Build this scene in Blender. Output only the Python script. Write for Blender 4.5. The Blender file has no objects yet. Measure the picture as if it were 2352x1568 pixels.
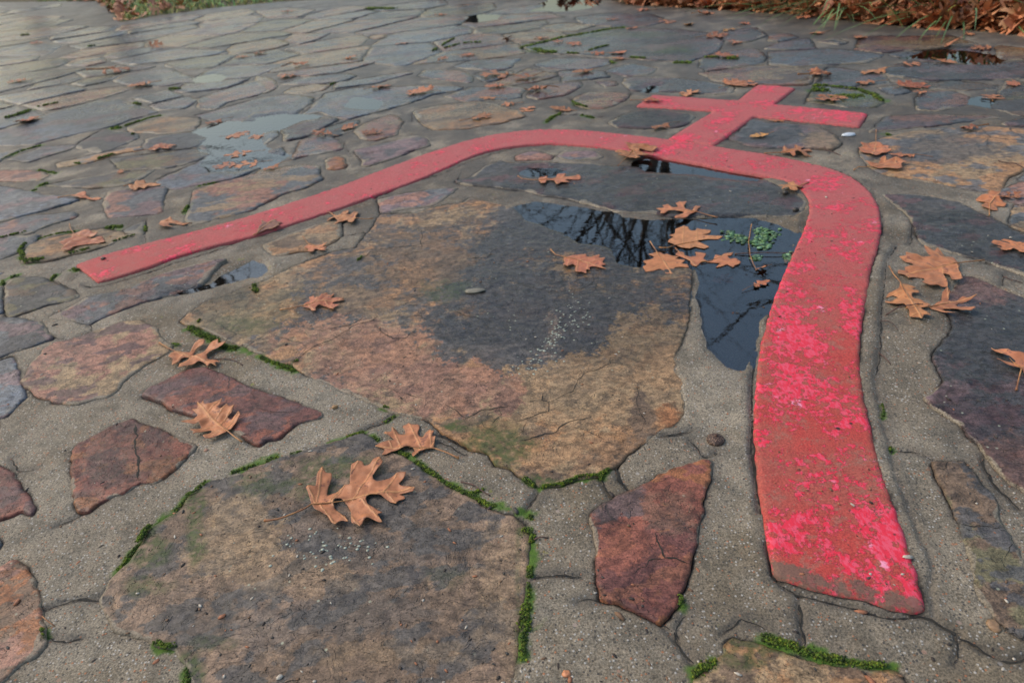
import bpy, math, random
import numpy as np
from mathutils import Matrix, Vector
from mathutils.geometry import delaunay_2d_cdt

random.seed(7); RNG = np.random.default_rng(7)
sc = bpy.context.scene
# ---------------------------------------------------------------- camera
EYE = 0.55                       # camera height above the paving (m)
PW, PH, FP = 2352.0, 1568.0, 1568.0
TH, RO = 0.5719, -0.0972
cr, sr = math.cos(RO), math.sin(RO)
Rr = Vector((1, 0, 0)); Uu = Vector((0, math.sin(TH), math.cos(TH))); Ff = Vector((0, math.cos(TH), -math.sin(TH)))
cr_, cu_ = cr*Rr + sr*Uu, -sr*Rr + cr*Uu
cam_d = bpy.data.cameras.new('camera'); cam = bpy.data.objects.new('camera', cam_d)
sc.collection.objects.link(cam); sc.camera = cam
M = Matrix.Identity(4)
for i in range(3):
    M[i][0], M[i][1], M[i][2] = cr_[i], cu_[i], -Ff[i]
M[2][3] = EYE
cam.matrix_world = M
cam_d.sensor_width = 36; cam_d.lens = 24.0; cam_d.clip_start = 0.01; cam_d.clip_end = 2000
cam_d.dof.use_dof = True; cam_d.dof.focus_distance = 0.74; cam_d.dof.aperture_fstop = 9.0
# ---------------------------------------------------------------- light
SUN_EL, SUN_AZ = math.radians(47), math.radians(-72)
w = bpy.data.worlds.new('World'); sc.world = w; w.use_nodes = True
nt = w.node_tree; nt.nodes.clear()
sky = nt.nodes.new('ShaderNodeTexSky'); sky.sky_type = 'NISHITA'; sky.sun_disc = False
sky.sun_elevation = SUN_EL; sky.sun_rotation = SUN_AZ; sky.air_density = 1.6; sky.dust_density = 4.0
hs = nt.nodes.new('ShaderNodeHueSaturation'); hs.inputs['Saturation'].default_value = 1.15
bg = nt.nodes.new('ShaderNodeBackground'); bg.inputs['Strength'].default_value = 0.15
wo = nt.nodes.new('ShaderNodeOutputWorld')
nt.links.new(sky.outputs[0], hs.inputs['Color']); nt.links.new(hs.outputs[0], bg.inputs['Color']); nt.links.new(bg.outputs[0], wo.inputs['Surface'])
sl = bpy.data.lights.new('sun', 'SUN'); sl.energy = 0.6; sl.angle = math.radians(30); sl.color = (1, .95, .88)
so = bpy.data.objects.new('sun', sl); sc.collection.objects.link(so)
sd = Vector((math.sin(SUN_AZ)*math.cos(SUN_EL), math.cos(SUN_AZ)*math.cos(SUN_EL), math.sin(SUN_EL)))
so.rotation_euler = sd.to_track_quat('Z', 'Y').to_euler()
sc.view_settings.view_transform = 'Standard'; sc.view_settings.look = 'None'
sc.view_settings.exposure = 0.38; sc.view_settings.gamma = 1.0
sc.cycles.max_bounces = 6; sc.cycles.transparent_max_bounces = 12
sc.cycles.caustics_reflective = False; sc.cycles.caustics_refractive = False

# ---------------------------------------------------------------- maths
def unp(P, z=0.0):
    """picture position (full-view units) -> point of the paving plane at height z"""
    P = np.asarray(P, float); x = (P[..., 0]-PW/2)/FP; y = -(P[..., 1]-PH/2)/FP
    x, y = cr*x - sr*y, sr*x + cr*y
    dz = -math.sin(TH) + y*math.cos(TH); dy = math.cos(TH) + y*math.sin(TH)
    t = -(EYE - z)/dz
    return np.stack([x*t, dy*t], -1)
def proj(X, Y):
    """paving plane -> region coordinates used to describe stains, wet areas and colours"""
    dy = Y; dz = -EYE
    zc = dy*math.cos(TH) - dz*math.sin(TH); zc = np.maximum(zc, 1e-3)
    u = X/zc; v = (dy*math.sin(TH) + dz*math.cos(TH))/zc
    a = cr*u + sr*v; b = -sr*u + cr*v
    return a*FP + PW/2, PH/2 - b*FP
def T(*chunks):
    """chunks of (row, col, [(tx,ty)...]) measured on a 4x4 tiling -> full-view units"""
    out = []
    for r, c, pts in chunks:
        out += [(588*c + a/4.0, 392*r + b/4.0) for a, b in pts]
    return np.array(out, float)
def _h(ix, iy, s):
    n = (ix.astype(np.int64)*374761393 + iy.astype(np.int64)*668265263 + s*1442695041) & 0xffffffff
    n = ((n ^ (n >> 13))*1274126177) & 0xffffffff
    n = (n ^ (n >> 16)) & 0xffffffff
    return n.astype(np.float64)/4294967295.0*2*math.pi
def perlin(x, y, s=0):
    x = np.asarray(x, float); y = np.asarray(y, float)
    ix = np.floor(x); iy = np.floor(y); fx = x-ix; fy = y-iy
    ux = fx*fx*fx*(fx*(fx*6-15)+10); uy = fy*fy*fy*(fy*(fy*6-15)+10)
    def g(a, b):
        t = _h(ix+a, iy+b, s); return np.cos(t)*(fx-a) + np.sin(t)*(fy-b)
    n0 = g(0, 0)*(1-ux) + g(1, 0)*ux; n1 = g(0, 1)*(1-ux) + g(1, 1)*ux
    return (n0*(1-uy) + n1*uy)*1.5
def fbm(x, y, sc_, o=4, s=0, g=.5):
    v = 0; a = 1; f = sc_; t = 0
    for k in range(o):
        v = v + a*perlin(x*f + 17.3*k, y*f - 9.1*k, s+k*31); t += a; a *= g; f *= 2.07
    return v/t
def ss(a, b, x):
    t = np.clip((x-a)/(b-a), 0, 1); return t*t*(3-2*t)
def seg_dist(px, py, poly, closed=True):
    """distance from points to a polyline, in chunks"""
    A = poly if closed else poly[:-1]; B = np.roll(poly, -1, 0) if closed else poly[1:]
    ab = B-A; L2 = (ab**2).sum(1)+1e-18; out = np.empty(len(px)); n = max(1, int(3e6/len(A)))
    for i in range(0, len(px), n):
        x = px[i:i+n, None]-A[None, :, 0]; y = py[i:i+n, None]-A[None, :, 1]
        t = np.clip((x*ab[:, 0]+y*ab[:, 1])/L2, 0, 1)
        out[i:i+n] = np.sqrt(((x-t*ab[:, 0])**2+(y-t*ab[:, 1])**2).min(1))
    return out
def inside(px, py, poly):
    r = np.zeros(len(px), bool); n = len(poly)
    for i in range(n):
        x1, y1 = poly[i]; x2, y2 = poly[(i+1) % n]
        if y1 == y2: continue
        c = ((y1 > py) != (y2 > py)); r ^= c & (px < (x2-x1)*(py-y1)/(y2-y1)+x1)
    return r
def resample(poly, s, closed=True):
    P = np.vstack([poly, poly[:1]]) if closed else poly
    d = np.r_[0, np.cumsum(np.hypot(*np.diff(P, axis=0).T))]
    n = max(8 if closed else 3, int(d[-1]/s)); t = np.linspace(0, d[-1], n, endpoint=not closed)
    t = np.sort(np.r_[t]) if not closed else t
    return np.stack([np.interp(t, d, P[:, 0]), np.interp(t, d, P[:, 1])], -1)
def smooth(poly, k=1, closed=True):
    for _ in range(k):
        if closed: poly = .25*np.roll(poly, 1, 0)+.5*poly+.25*np.roll(poly, -1, 0)
        else:
            q = poly.copy(); q[1:-1] = .25*poly[:-2]+.5*poly[1:-1]+.25*poly[2:]; poly = q
    return poly

# ---------------------------------------------------------------- object helpers
COL = sc.collection
def tag(o, label=None, cat=None, group=None, kind=None):
    if label: o['label'] = label
    if cat: o['category'] = cat
    if group: o['group'] = group
    if kind: o['kind'] = kind
    return o
def mesh(name, V, F, mat, parent=None, smooth_=True, attrs=None):
    me = bpy.data.meshes.new(name)
    V = np.asarray(V, np.float32)
    if isinstance(F, np.ndarray):
        k = F.shape[1]; me.vertices.add(len(V)); me.vertices.foreach_set('co', V.ravel())
        me.loops.add(F.size); me.loops.foreach_set('vertex_index', F.astype(np.int32).ravel())
        me.polygons.add(len(F)); me.polygons.foreach_set('loop_start', np.arange(0, F.size, k, dtype=np.int32))
        me.polygons.foreach_set('loop_total', np.full(len(F), k, np.int32))
        me.update(calc_edges=True)
    else:
        me.from_pydata(V.tolist(), [], F)
    if smooth_: me.polygons.foreach_set('use_smooth', np.ones(len(me.polygons), bool))
    for k, a in (attrs or {}).items():
        a = np.asarray(a, np.float32)
        if a.ndim == 2:
            at = me.attributes.new(k, 'FLOAT_COLOR', 'POINT')
            at.data.foreach_set('color', np.c_[a[:, :3], np.ones(len(a), np.float32)].astype(np.float32).ravel())
        else:
            at = me.attributes.new(k, 'FLOAT', 'POINT'); at.data.foreach_set('value', a)
    me.validate(); me.update()
    if mat: me.materials.append(mat)
    o = bpy.data.objects.new(name, me); COL.objects.link(o)
    if parent: o.parent = parent
    return o
def empty(name, loc, rz=0.0):
    o = bpy.data.objects.new(name, None); COL.objects.link(o); o.location = loc; o.rotation_euler[2] = rz
    o.empty_display_size = .02
    return o
def tube(pts, rad, n=6):
    """tube along 3-D points, returns verts, quads"""
    pts = [Vector(p) for p in pts]; V = []; F = []
    for i, p in enumerate(pts):
        d = (pts[min(i+1, len(pts)-1)]-pts[max(i-1, 0)]).normalized()
        a = d.orthogonal().normalized() if i == 0 else (a0 - d*a0.dot(d)).normalized()
        a0 = a; b = d.cross(a); r = rad[i] if hasattr(rad, '__len__') else rad
        for k in range(n):
            t = 2*math.pi*k/n; V.append(p + a*math.cos(t)*r + b*math.sin(t)*r)
    for i in range(len(pts)-1):
        for k in range(n):
            F.append((i*n+k, i*n+(k+1) % n, (i+1)*n+(k+1) % n, (i+1)*n+k))
    F.append(tuple(range(n))[::-1]); F.append(tuple(range((len(pts)-1)*n, len(pts)*n)))
    return V, F
class Bag:
    def __init__(s): s.V = []; s.F = []; s.C = []
    def add(s, V, F, c=None):
        o = len(s.V); s.V += [tuple(v) for v in V]; s.F += [tuple(i+o for i in f) for f in F]
        if c is not None: s.C += [c]*len(V)
    def build(s, name, mat, parent=None, sm=True):
        return mesh(name, s.V, s.F, mat, parent, sm, {'col': np.array(s.C)} if s.C else None)

# ---------------------------------------------------------------- materials
def newmat(name):
    m = bpy.data.materials.new(name); m.use_nodes = True; n = m.node_tree; n.nodes.clear()
    out = n.nodes.new('ShaderNodeOutputMaterial'); p = n.nodes.new('ShaderNodeBsdfPrincipled')
    n.links.new(p.outputs[0], out.inputs[0]); return m, n, p
class NB:
    """tiny node builder"""
    def __init__(s, n): s.n = n
    def link(s, a, b): s.n.links.new(a, b)
    def _in(s, node, i, v):
        if v is None: return
        if hasattr(v, 'is_output') or hasattr(v, 'links'): s.n.links.new(v, node.inputs[i])
        else: node.inputs[i].default_value = v
    def pos(s): 
        return s.n.nodes.new('ShaderNodeNewGeometry').outputs['Position']
    def attr(s, name, out='Fac'):
        a = s.n.nodes.new('ShaderNodeAttribute'); a.attribute_name = name; return a.outputs[out]
    def noise(s, scale, detail=4, rough=.55, vec=None, dist=0, out=0):
        a = s.n.nodes.new('ShaderNodeTexNoise'); a.inputs['Scale'].default_value = scale; a.inputs['Detail'].default_value = detail
        a.inputs['Roughness'].default_value = rough; a.inputs['Distortion'].default_value = dist
        s._in(a, 0, vec); return a.outputs[out]
    def voro(s, scale, vec=None, feat='F1', out='Distance', rnd=1):
        a = s.n.nodes.new('ShaderNodeTexVoronoi'); a.feature = feat; a.inputs['Scale'].default_value = scale
        a.inputs['Randomness'].default_value = rnd
        s._in(a, 0, vec); return a.outputs[out]
    def math(s, op, a, b=None, c=None, clamp=False):
        m = s.n.nodes.new('ShaderNodeMath'); m.operation = op; m.use_clamp = clamp
        s._in(m, 0, a); s._in(m, 1, b); s._in(m, 2, c); return m.outputs[0]
    def ramp(s, v, lo, hi, a=0.0, b=1.0, smooth_=True):
        m = s.n.nodes.new('ShaderNodeMapRange'); m.interpolation_type = 'SMOOTHSTEP' if smooth_ else 'LINEAR'
        s._in(m, 0, v); m.inputs[1].default_value = lo; m.inputs[2].default_value = hi
        m.inputs[3].default_value = a; m.inputs[4].default_value = b; return m.outputs[0]
    def mix(s, f, a, b, mode='MIX'):
        m = s.n.nodes.new('ShaderNodeMix'); m.data_type = 'RGBA'; m.blend_type = mode
        s._in(m, 0, f)
        for i, v in ((6, a), (7, b)):
            if isinstance(v, tuple): v = v if len(v) == 4 else v+(1,)
            s._in(m, i, v)
        return m.outputs[2]
    def mapv(s, vec, scale=(1, 1, 1), rot=(0, 0, 0)):
        m = s.n.nodes.new('ShaderNodeMapping'); s._in(m, 0, vec); m.inputs['Scale'].default_value = scale; m.inputs['Rotation'].default_value = rot
        return m.outputs[0]
    def grey(s, v):
        c = s.n.nodes.new('ShaderNodeCombineColor'); [s._in(c, i, v) for i in range(3)]; return c.outputs[0]
    def bump(s, h, strength, dist, prev=None):
        b = s.n.nodes.new('ShaderNodeBump'); b.inputs['Strength'].default_value = strength; b.inputs['Distance'].default_value = dist
        s._in(b, 'Height', h)
        if prev is not None: s._in(b, 'Normal', prev)
        return b.outputs[0]
MOSS_A, MOSS_B = (.035, .085, .012), (.10, .19, .02)

def mat_stone():
    m, n, p = newmat('flagstone'); b = NB(n); pos = b.pos()
    wet0 = b.attr('wet'); moss = b.attr('moss')
    st = b.mapv(pos, (1, 1.35, 1), (0, 0, .5))
    n1 = b.noise(75, 8, .72, st); n2 = b.noise(520, 4, .75, pos); n3 = b.noise(16, 5, .6, st, .6)
    f = b.math('MULTIPLY', b.ramp(n1, .33, .67, .55, 1.42), b.ramp(n2, .3, .7, .60, 1.42))
    rag = b.math('SUBTRACT', b.noise(48, 12, .74, pos, .15), .5); rag2 = b.math('SUBTRACT', b.noise(31, 12, .76, st, .15), .5)
    col = b.mix(b.ramp(b.math('ADD', b.attr('fB'), b.math('MULTIPLY', rag, .9)), -.05, .07), b.attr('cA', 'Color'), b.attr('cB', 'Color'))
    col = b.mix(b.math('MULTIPLY', b.ramp(b.math('ADD', b.attr('fC'), b.math('MULTIPLY', rag2, .9)), .06, .13), .85), col, b.attr('cC', 'Color'))
    col = b.mix(b.math('MULTIPLY', b.ramp(b.math('ADD', b.attr('fP'), b.math('MULTIPLY', rag, 3.6)), -.42, .34), b.attr('sP')), col, b.attr('cP', 'Color'))
    wet = b.ramp(b.math('ADD', wet0, b.math('MULTIPLY', rag2, .7)), .25, 1.0, 0, 1, False)
    wd = b.math('SUBTRACT', 1.0, b.math('MULTIPLY', b.ramp(b.math('ADD', wet0, b.math('MULTIPLY', rag, .5)), .50, .72), .36))
    wd = b.math('MULTIPLY', wd, b.math('SUBTRACT', 1.0, b.attr('dirt')))
    c = b.mix(1.0, col, b.grey(b.math('MULTIPLY', f, wd)), 'MULTIPLY')
    smr = b.ramp(b.math('ADD', b.attr('smear'), b.math('MULTIPLY', b.math('SUBTRACT', b.noise(90, 8, .7, pos), .5), 1.2)), .42, .62)
    # dark mineral stains and pale scuffs with ragged outlines
    c = b.mix(b.math('MULTIPLY', b.ramp(b.noise(30, 10, .78, pos, .3), .53, .575), .60), c, b.mix(1.0, c, (.42, .45, .52), 'MULTIPLY'))
    c = b.mix(b.math('MULTIPLY', b.ramp(b.noise(42, 10, .78, st, .2), .575, .62), .55), c, b.mix(1.0, c, (1.45, 1.38, 1.2), 'MULTIPLY'))
    c = b.mix(b.math('MULTIPLY', smr, .85), c, b.mix(1.0, (.20, .17, .125), b.grey(b.ramp(n2, .3, .7, .5, 1.5)), 'MULTIPLY'))
    vd = b.voro(11, b.mix(.035, pos, b.noise(14, 5, .6, pos, 0, 1)), 'DISTANCE_TO_EDGE'); vm = b.ramp(b.noise(2.8, 3, .5, pos), .55, .62)
    ck = b.math('MULTIPLY', b.ramp(vd, .022, .006), vm)
    fl_ = b.math('MULTIPLY', b.ramp(b.math('ABSOLUTE', b.math('SUBTRACT', n3, .5485)), .0050, .0015), b.ramp(b.noise(23, 3, .6, pos), .45, .6))
    fl2 = b.math('MULTIPLY', b.ramp(b.math('ABSOLUTE', b.math('SUBTRACT', n3, .474)), .0050, .0015), b.ramp(b.noise(19, 3, .6, pos), .5, .62))
    ln_ = b.math('MAXIMUM', b.math('MAXIMUM', ck, fl_), fl2); c = b.mix(b.math('MULTIPLY', ln_, .72), c, (.016, .016, .015))
    # lichen specks
    v = b.voro(120, pos); vc = b.voro(120, pos, out='Color')
    sx = n.nodes.new('ShaderNodeSeparateColor'); b.link(vc, sx.inputs[0])
    lich = b.math('MULTIPLY', b.ramp(v, .22, .12), b.math('MULTIPLY', b.math('GREATER_THAN', sx.outputs[0], .86), b.ramp(b.noise(7, 3, .5, pos), .49, .58)))
    c = b.mix(b.math('MULTIPLY', lich, .75), c, (.36, .38, .28))
    c = b.mix(b.math('MULTIPLY', b.math('MULTIPLY', moss, b.ramp(b.noise(130, 5, .7, pos), .36, .56)), .9), c,
              b.mix(b.noise(90, 3, .6, pos), (.018, .035, .010), (.075, .11, .022)))
    b.link(c, p.inputs['Base Color'])
    r = b.math('SUBTRACT', .58, b.math('MULTIPLY', wet, .38)); r = b.math('ADD', r, b.ramp(n1, .3, .7, -.06, .06))
    b.link(r, p.inputs['Roughness']); p.inputs['IOR'].default_value = 1.38
    # flaking layers: stepped relief + fine grain
    lay = b.math('ADD', b.ramp(n3, .470, .478), b.ramp(n3, .545, .552)); lay = b.math('ADD', lay, b.ramp(n3, .40, .407))
    l2 = b.noise(34, 4, .6, st, .4); lay2 = b.math('ADD', b.ramp(l2, .44, .455), b.ramp(l2, .56, .575))
    bm = b.bump(lay, .9, .0014); bm = b.bump(lay2, .6, .0007, bm)
    bm = b.bump(b.math('ADD', n1, b.math('MULTIPLY', n2, .30)), .45, .0014, bm); b.link(bm, p.inputs['Normal'])
    return m
def mat_mortar():
    m, n, p = newmat('sandy_mortar'); b = NB(n); pos = b.pos()
    joint = b.attr('joint'); moss = b.attr('moss'); wet = b.attr('wet'); stain = b.attr('stain')
    a = b.noise(5, 6, .6, pos); d = b.noise(520, 4, .8, pos); e = b.noise(24, 8, .72, pos)
    c = b.mix(b.ramp(a, .35, .65), (.21, .174, .126), (.30, .258, .194))
    c = b.mix(b.ramp(b.noise(2.6, 6, .65, pos), .48, .60), c, b.mix(1.0, c, (.70, .66, .60), 'MULTIPLY'))
    c = b.mix(b.ramp(e, .45, .62), c, b.mix(1.0, c, (.70, .72, .74), 'MULTIPLY'))
    c = b.mix(1.0, c, b.grey(b.ramp(d, .32, .68, .42, 1.65)), 'MULTIPLY')
    v = b.voro(330, pos); vc = b.voro(330, pos, out='Color'); s = n.nodes.new('ShaderNodeSeparateColor'); b.link(vc, s.inputs[0])
    grain = b.math('MULTIPLY', b.ramp(v, .42, .28), b.math('GREATER_THAN', s.outputs[0], .62))
    gcol = b.mix(b.math('GREATER_THAN', s.outputs[1], .78), (.50, .47, .42), (.42, .18, .09))
    gcol = b.mix(b.math('LESS_THAN', s.outputs[1], .38), gcol, (.075, .070, .065))
    c = b.mix(b.math('MULTIPLY', grain, .9), c, gcol)
    v2 = b.voro(95, pos); vc2 = b.voro(95, pos, out='Color'); s2 = n.nodes.new('ShaderNodeSeparateColor'); b.link(vc2, s2.inputs[0])
    peb = b.math('MULTIPLY', b.ramp(v2, .22, .17), b.math('GREATER_THAN', s2.outputs[0], .90))
    c = b.mix(b.math('MULTIPLY', peb, .8), c, b.mix(s2.outputs[1], (.36, .17, .09), (.42, .40, .36)))
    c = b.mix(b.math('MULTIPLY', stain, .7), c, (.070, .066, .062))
    c = b.mix(b.math('MULTIPLY', wet, .55), c, b.mix(1.0, c, (.45, .46, .50), 'MULTIPLY'))
    yl = b.math('MULTIPLY', b.ramp(b.noise(34, 6, .7, pos), .64, .67), b.ramp(b.noise(3.2, 2, .5, pos), .55, .62))
    c = b.mix(b.math('MULTIPLY', yl, .7), c, (.24, .25, .045))
    c = b.mix(joint, c, (.012, .011, .010))
    c = b.mix(moss, c, b.mix(b.noise(220, 3, .6, pos), MOSS_A, MOSS_B))
    b.link(c, p.inputs['Base Color'])
    r = b.math('SUBTRACT', .72, b.math('MULTIPLY', wet, .38)); b.link(r, p.inputs['Roughness']); p.inputs['IOR'].default_value = 1.30
    bm = b.bump(e, .6, .006); bm = b.bump(b.math('ADD', d, b.math('MULTIPLY', grain, .6)), .8, .0011, bm)
    b.link(bm, p.inputs['Normal']); return m
def mat_paint():
    m, n, p = newmat('worn_red_paint'); b = NB(n); pos = b.pos(); fl = b.attr('flake'); ed = b.attr('edge'); pink = b.attr('pink')
    st = b.mapv(pos, (1, .45, 1), (0, 0, .15))
    d = b.noise(480, 3, .7, pos); e = b.noise(9, 6, .6, pos)
    base = b.mix(b.ramp(e, .38, .62), (.42, .060, .050), (.35, .085, .065))
    base = b.mix(b.math('MULTIPLY', b.ramp(b.noise(42, 9, .75, pos), .52, .60), .6), base, (.27, .135, .10))
    base = b.mix(b.math('MULTIPLY', pink, .75), base, (.42, .115, .120))
    base = b.mix(1.0, base, b.grey(b.ramp(d, .28, .72, .68, 1.32)), 'MULTIPLY')
    v = b.voro(300, pos); vc = b.voro(300, pos, out='Color'); s = n.nodes.new('ShaderNodeSeparateColor'); b.link(vc, s.inputs[0])
    gr = b.math('MULTIPLY', b.ramp(v, .35, .2), b.math('GREATER_THAN', s.outputs[0], .80))
    base = b.mix(b.math('MULTIPLY', gr, .6), base, b.mix(s.outputs[1], (.07, .05, .05), (.42, .25, .17)))
    # remaining top coat: ragged bright flakes
    big = b.noise(16, 2, .5, pos); mid = b.noise(92, 14, .78, pos, .2); big = b.math('MULTIPLY', b.math('SUBTRACT', big, .5), .45); hv = b.voro(75, pos); hole = b.math('MULTIPLY', b.ramp(b.math('ADD', hv, b.math('MULTIPLY', b.noise(150, 3, .6, pos), .3)), .52, .40), b.math('GREATER_THAN', b.noise(60, 0, .5, pos), .47)); big = b.math('SUBTRACT', big, b.math('MULTIPLY', hole, .12))
    k = b.math('ADD', b.math('ADD', mid, big), b.math('MULTIPLY', fl, .080))
    mask = b.ramp(k, .548, .556)
    top = b.mix(b.ramp(b.noise(300, 3, .6, st), .42, .6), (.68, .035, .065), (.70, .085, .135))
    top = b.mix(b.ramp(b.noise(30, 4, .6, pos), .62, .7), top, (.80, .30, .42))
    c = b.mix(mask, base, top)
    rim = b.math('MULTIPLY', b.ramp(k, .538, .548), b.math('SUBTRACT', 1.0, mask)); c = b.mix(b.math('MULTIPLY', rim, .5), c, (.09, .03, .025))
    # bare gritty edge
    bare = b.ramp(b.math('ADD', ed, b.math('MULTIPLY', b.math('SUBTRACT', b.noise(70, 6, .7, pos), .5), 1.6)), .55, .75)
    c = b.mix(b.math('MULTIPLY', bare, .85), c, b.mix(d, (.07, .05, .04), (.20, .15, .11)))
    spot = b.math('MULTIPLY', b.ramp(b.voro(38, pos), .12, .07), b.math('GREATER_THAN', b.noise(38, 0, .5, pos), .6)); c = b.mix(spot, c, (.05, .03, .03))
    b.link(c, p.inputs['Base Color']); b.link(b.ramp(mask, 0, 1, .66, .45), p.inputs['Roughness']); p.inputs['IOR'].default_value = 1.3
    bm = b.bump(mask, .7, .0009); bm = b.bump(b.math('ADD', d, b.math('MULTIPLY', gr, .5)), .55, .0008, bm); b.link(bm, p.inputs['Normal'])
    return m
def mat_leaf():
    m, n, p = newmat('oak_leaf_blade'); b = NB(n)
    tc = n.nodes.new('ShaderNodeTexCoord'); oi = n.nodes.new('ShaderNodeObjectInfo'); pos = tc.outputs['Object']
    vein = b.attr('vein'); edge = b.attr('edge')
    hue = b.attr('tint', 'Color')
    c = b.mix(b.ramp(oi.outputs['Random'], 0, 1, 0, 1, False), (.38, .150, .070), (.44, .175, .080))
    ot = n.nodes.new('ShaderNodeAttribute'); ot.attribute_type = 'OBJECT'; ot.attribute_name = 'tint'
    c = b.mix(1.0, c, ot.outputs['Color'], 'MULTIPLY')
    c = b.mix(1.0, c, b.grey(b.ramp(b.noise(60, 5, .6, pos), .3, .7, .74, 1.22)), 'MULTIPLY')
    c = b.mix(b.math('MULTIPLY', b.ramp(b.noise(70, 5, .65, pos), .60, .66), .7), c, (.13, .050, .040))
    c = b.mix(b.math('MULTIPLY', edge, .5), c, (.24, .10, .055))
    c = b.mix(b.math('MULTIPLY', vein, .8), c, (.56, .28, .12))
    b.link(c, p.inputs['Base Color']); p.inputs['Roughness'].default_value = .42; p.inputs['IOR'].default_value = 1.38
    bm = b.bump(vein, .6, .001); bm = b.bump(b.noise(300, 4, .6, pos), .35, .0008, bm); b.link(bm, p.inputs['Normal'])
    return m
def mat_simple(name, c1, c2, scale=60, rough=.7, bumpd=.001, attr=False, det=4):
    m, n, p = newmat(name); b = NB(n); pos = b.pos(); k = b.noise(scale, det, .6, pos)
    c = b.mix(b.ramp(k, .35, .65), c1, c2)
    if attr: c = b.mix(1.0, c, b.attr('col', 'Color'), 'MULTIPLY')
    b.link(c, p.inputs['Base Color']); p.inputs['Roughness'].default_value = rough
    if bumpd: b.link(b.bump(b.noise(scale*3, 3, .6, pos), .6, bumpd), p.inputs['Normal'])
    return m
def mat_water():
    m = bpy.data.materials.new('puddle_water'); m.use_nodes = True; n = m.node_tree; n.nodes.clear(); b = NB(n)
    out = n.nodes.new('ShaderNodeOutputMaterial'); g = n.nodes.new('ShaderNodeBsdfGlossy'); g.inputs['Roughness'].default_value = .015
    t = n.nodes.new('ShaderNodeBsdfTransparent'); t.inputs[0].default_value = (.68, .66, .62, 1)
    fr = n.nodes.new('ShaderNodeFresnel'); fr.inputs['IOR'].default_value = 2.2
    mx = n.nodes.new('ShaderNodeMixShader'); bm = b.bump(b.noise(6, 2, .5, b.pos()), .05, .004)
    bm = b.bump(b.noise(34, 2, .5, b.pos(), .8), .05, .0012, bm)
    b.link(bm, g.inputs['Normal']); b.link(bm, fr.inputs['Normal'])
    b.link(fr.outputs[0], mx.inputs[0]); b.link(t.outputs[0], mx.inputs[1]); b.link(g.outputs[0], mx.inputs[2]); b.link(mx.outputs[0], out.inputs[0])
    return m
M_STONE, M_MORTAR, M_PAINT, M_LEAF, M_WATER = mat_stone(), mat_mortar(), mat_paint(), mat_leaf(), mat_water()
M_STEM = mat_simple('leaf_stalk', (.20, .075, .03), (.42, .20, .07), 60, .5, 0)
M_TWIG = mat_simple('twig_bark', (.045, .022, .018), (.12, .06, .045), 200, .6, .0006)
M_MOSS = mat_simple('moss', (.022, .050, .006), (.095, .150, .014), 160, .9, .002, True)
M_CRACK = mat_simple('dirt_in_cracks', (.009, .009, .008), (.030, .027, .020), 90, .9, .0008)
M_BARK = mat_simple('tree_bark', (.035, .028, .022), (.075, .060, .048), 12, .85, .01)
M_SOIL = mat_simple('leafy_ground', (.055, .038, .022), (.10, .085, .035), 3, .95, .02)
M_LITTER = mat_simple('dead_leaf_litter', (.34, .165, .085), (.48, .25, .13), 30, .6, .001, True)
M_GRASS = mat_simple('grass_blade', (.09, .19, .055), (.19, .31, .10), 8, .5, 0, True)

# ---------------------------------------------------------------- puddle basins (outlines of the water)
PUD = {
 'main': T((1,2,[(60,330),(200,290),(400,310),(700,360),(900,380),(1000,430),(1200,450),(1400,450),(1900,440),(2200,440)]),(1,3,[(0,480),(130,520),(290,580),(250,660),(190,780),(140,900),(60,1080),(10,1220)]),
       (1,2,[(2300,1390),(2250,1568)]),(2,2,[(2230,60),(2180,180),(2120,240),(2000,210),(1900,130),(1830,20)]),(1,2,[(1800,1450),(1770,1250),(1740,1000),(1710,900),(1640,860),(1400,855),(1180,850),(1020,830),(990,760),(950,700),(800,660),(650,640),(500,560),(300,480),(150,430)])),
 'upper': T((0,2,[(1130,1490),(1250,1450),(1500,1450),(1900,1530)]),(1,2,[(2100,0),(2330,60),(2250,90),(2050,75),(1700,30),(1400,15),(1220,0)])),
 'upleft': T((1,2,[(60,20),(150,-25),(400,-25),(560,15),(350,60),(150,55)])),
 'left': T((0,0,[(1810,1200),(2000,1150),(2340,1110)]),(0,1,[(0,1080),(250,1050),(500,1060),(560,1080),(400,1100),(250,1180),(100,1220),(50,1250),(60,1320),(150,1400),(260,1420),(200,1480),(100,1530),(0,1540)]),(0,0,[(2200,1568),(1950,1568),(1890,1510),(1960,1430),(2000,1390),(1920,1340),(1940,1260)])),
 'a': T((0,0,[(1820,742),(1880,695),(1960,680),(2060,715),(1990,750),(1880,755)])),
 'b': T((0,1,[(1920,190),(1990,145),(2100,142),(2240,145),(2210,180),(2000,215)])),
 'c': T((0,2,[(200,100),(300,40),(400,-20),(700,-20),(780,30),(660,85),(420,105)])),
 'd': T((0,3,[(1270,530),(1450,470),(1650,455),(1870,475),(2100,510),(2180,550),(2080,585),(1800,578),(1500,545)])),
 'e': T((0,3,[(1840,950),(1880,900),(1950,890),(2050,935),(2010,980)])),
 'f': T((0,2,[(1200,820),(1250,785),(1350,785),(1330,835),(1250,845)])),
 'g': T((1,0,[(1950,1060),(2050,960),(2200,890),(2340,810)]),(1,1,[(0,830),(60,860),(100,920),(40,960),(0,975)]),(1,0,[(2300,970),(2100,1020),(1800,1095),(1560,1135),(1750,1075)])),
 'h': T((0,1,[(800,990),(900,900),(1050,910),(1160,930),(1110,1005),(950,1005)])),
}
PUDW = {k: unp(v) for k, v in PUD.items()}
ZW = -0.0012
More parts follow.
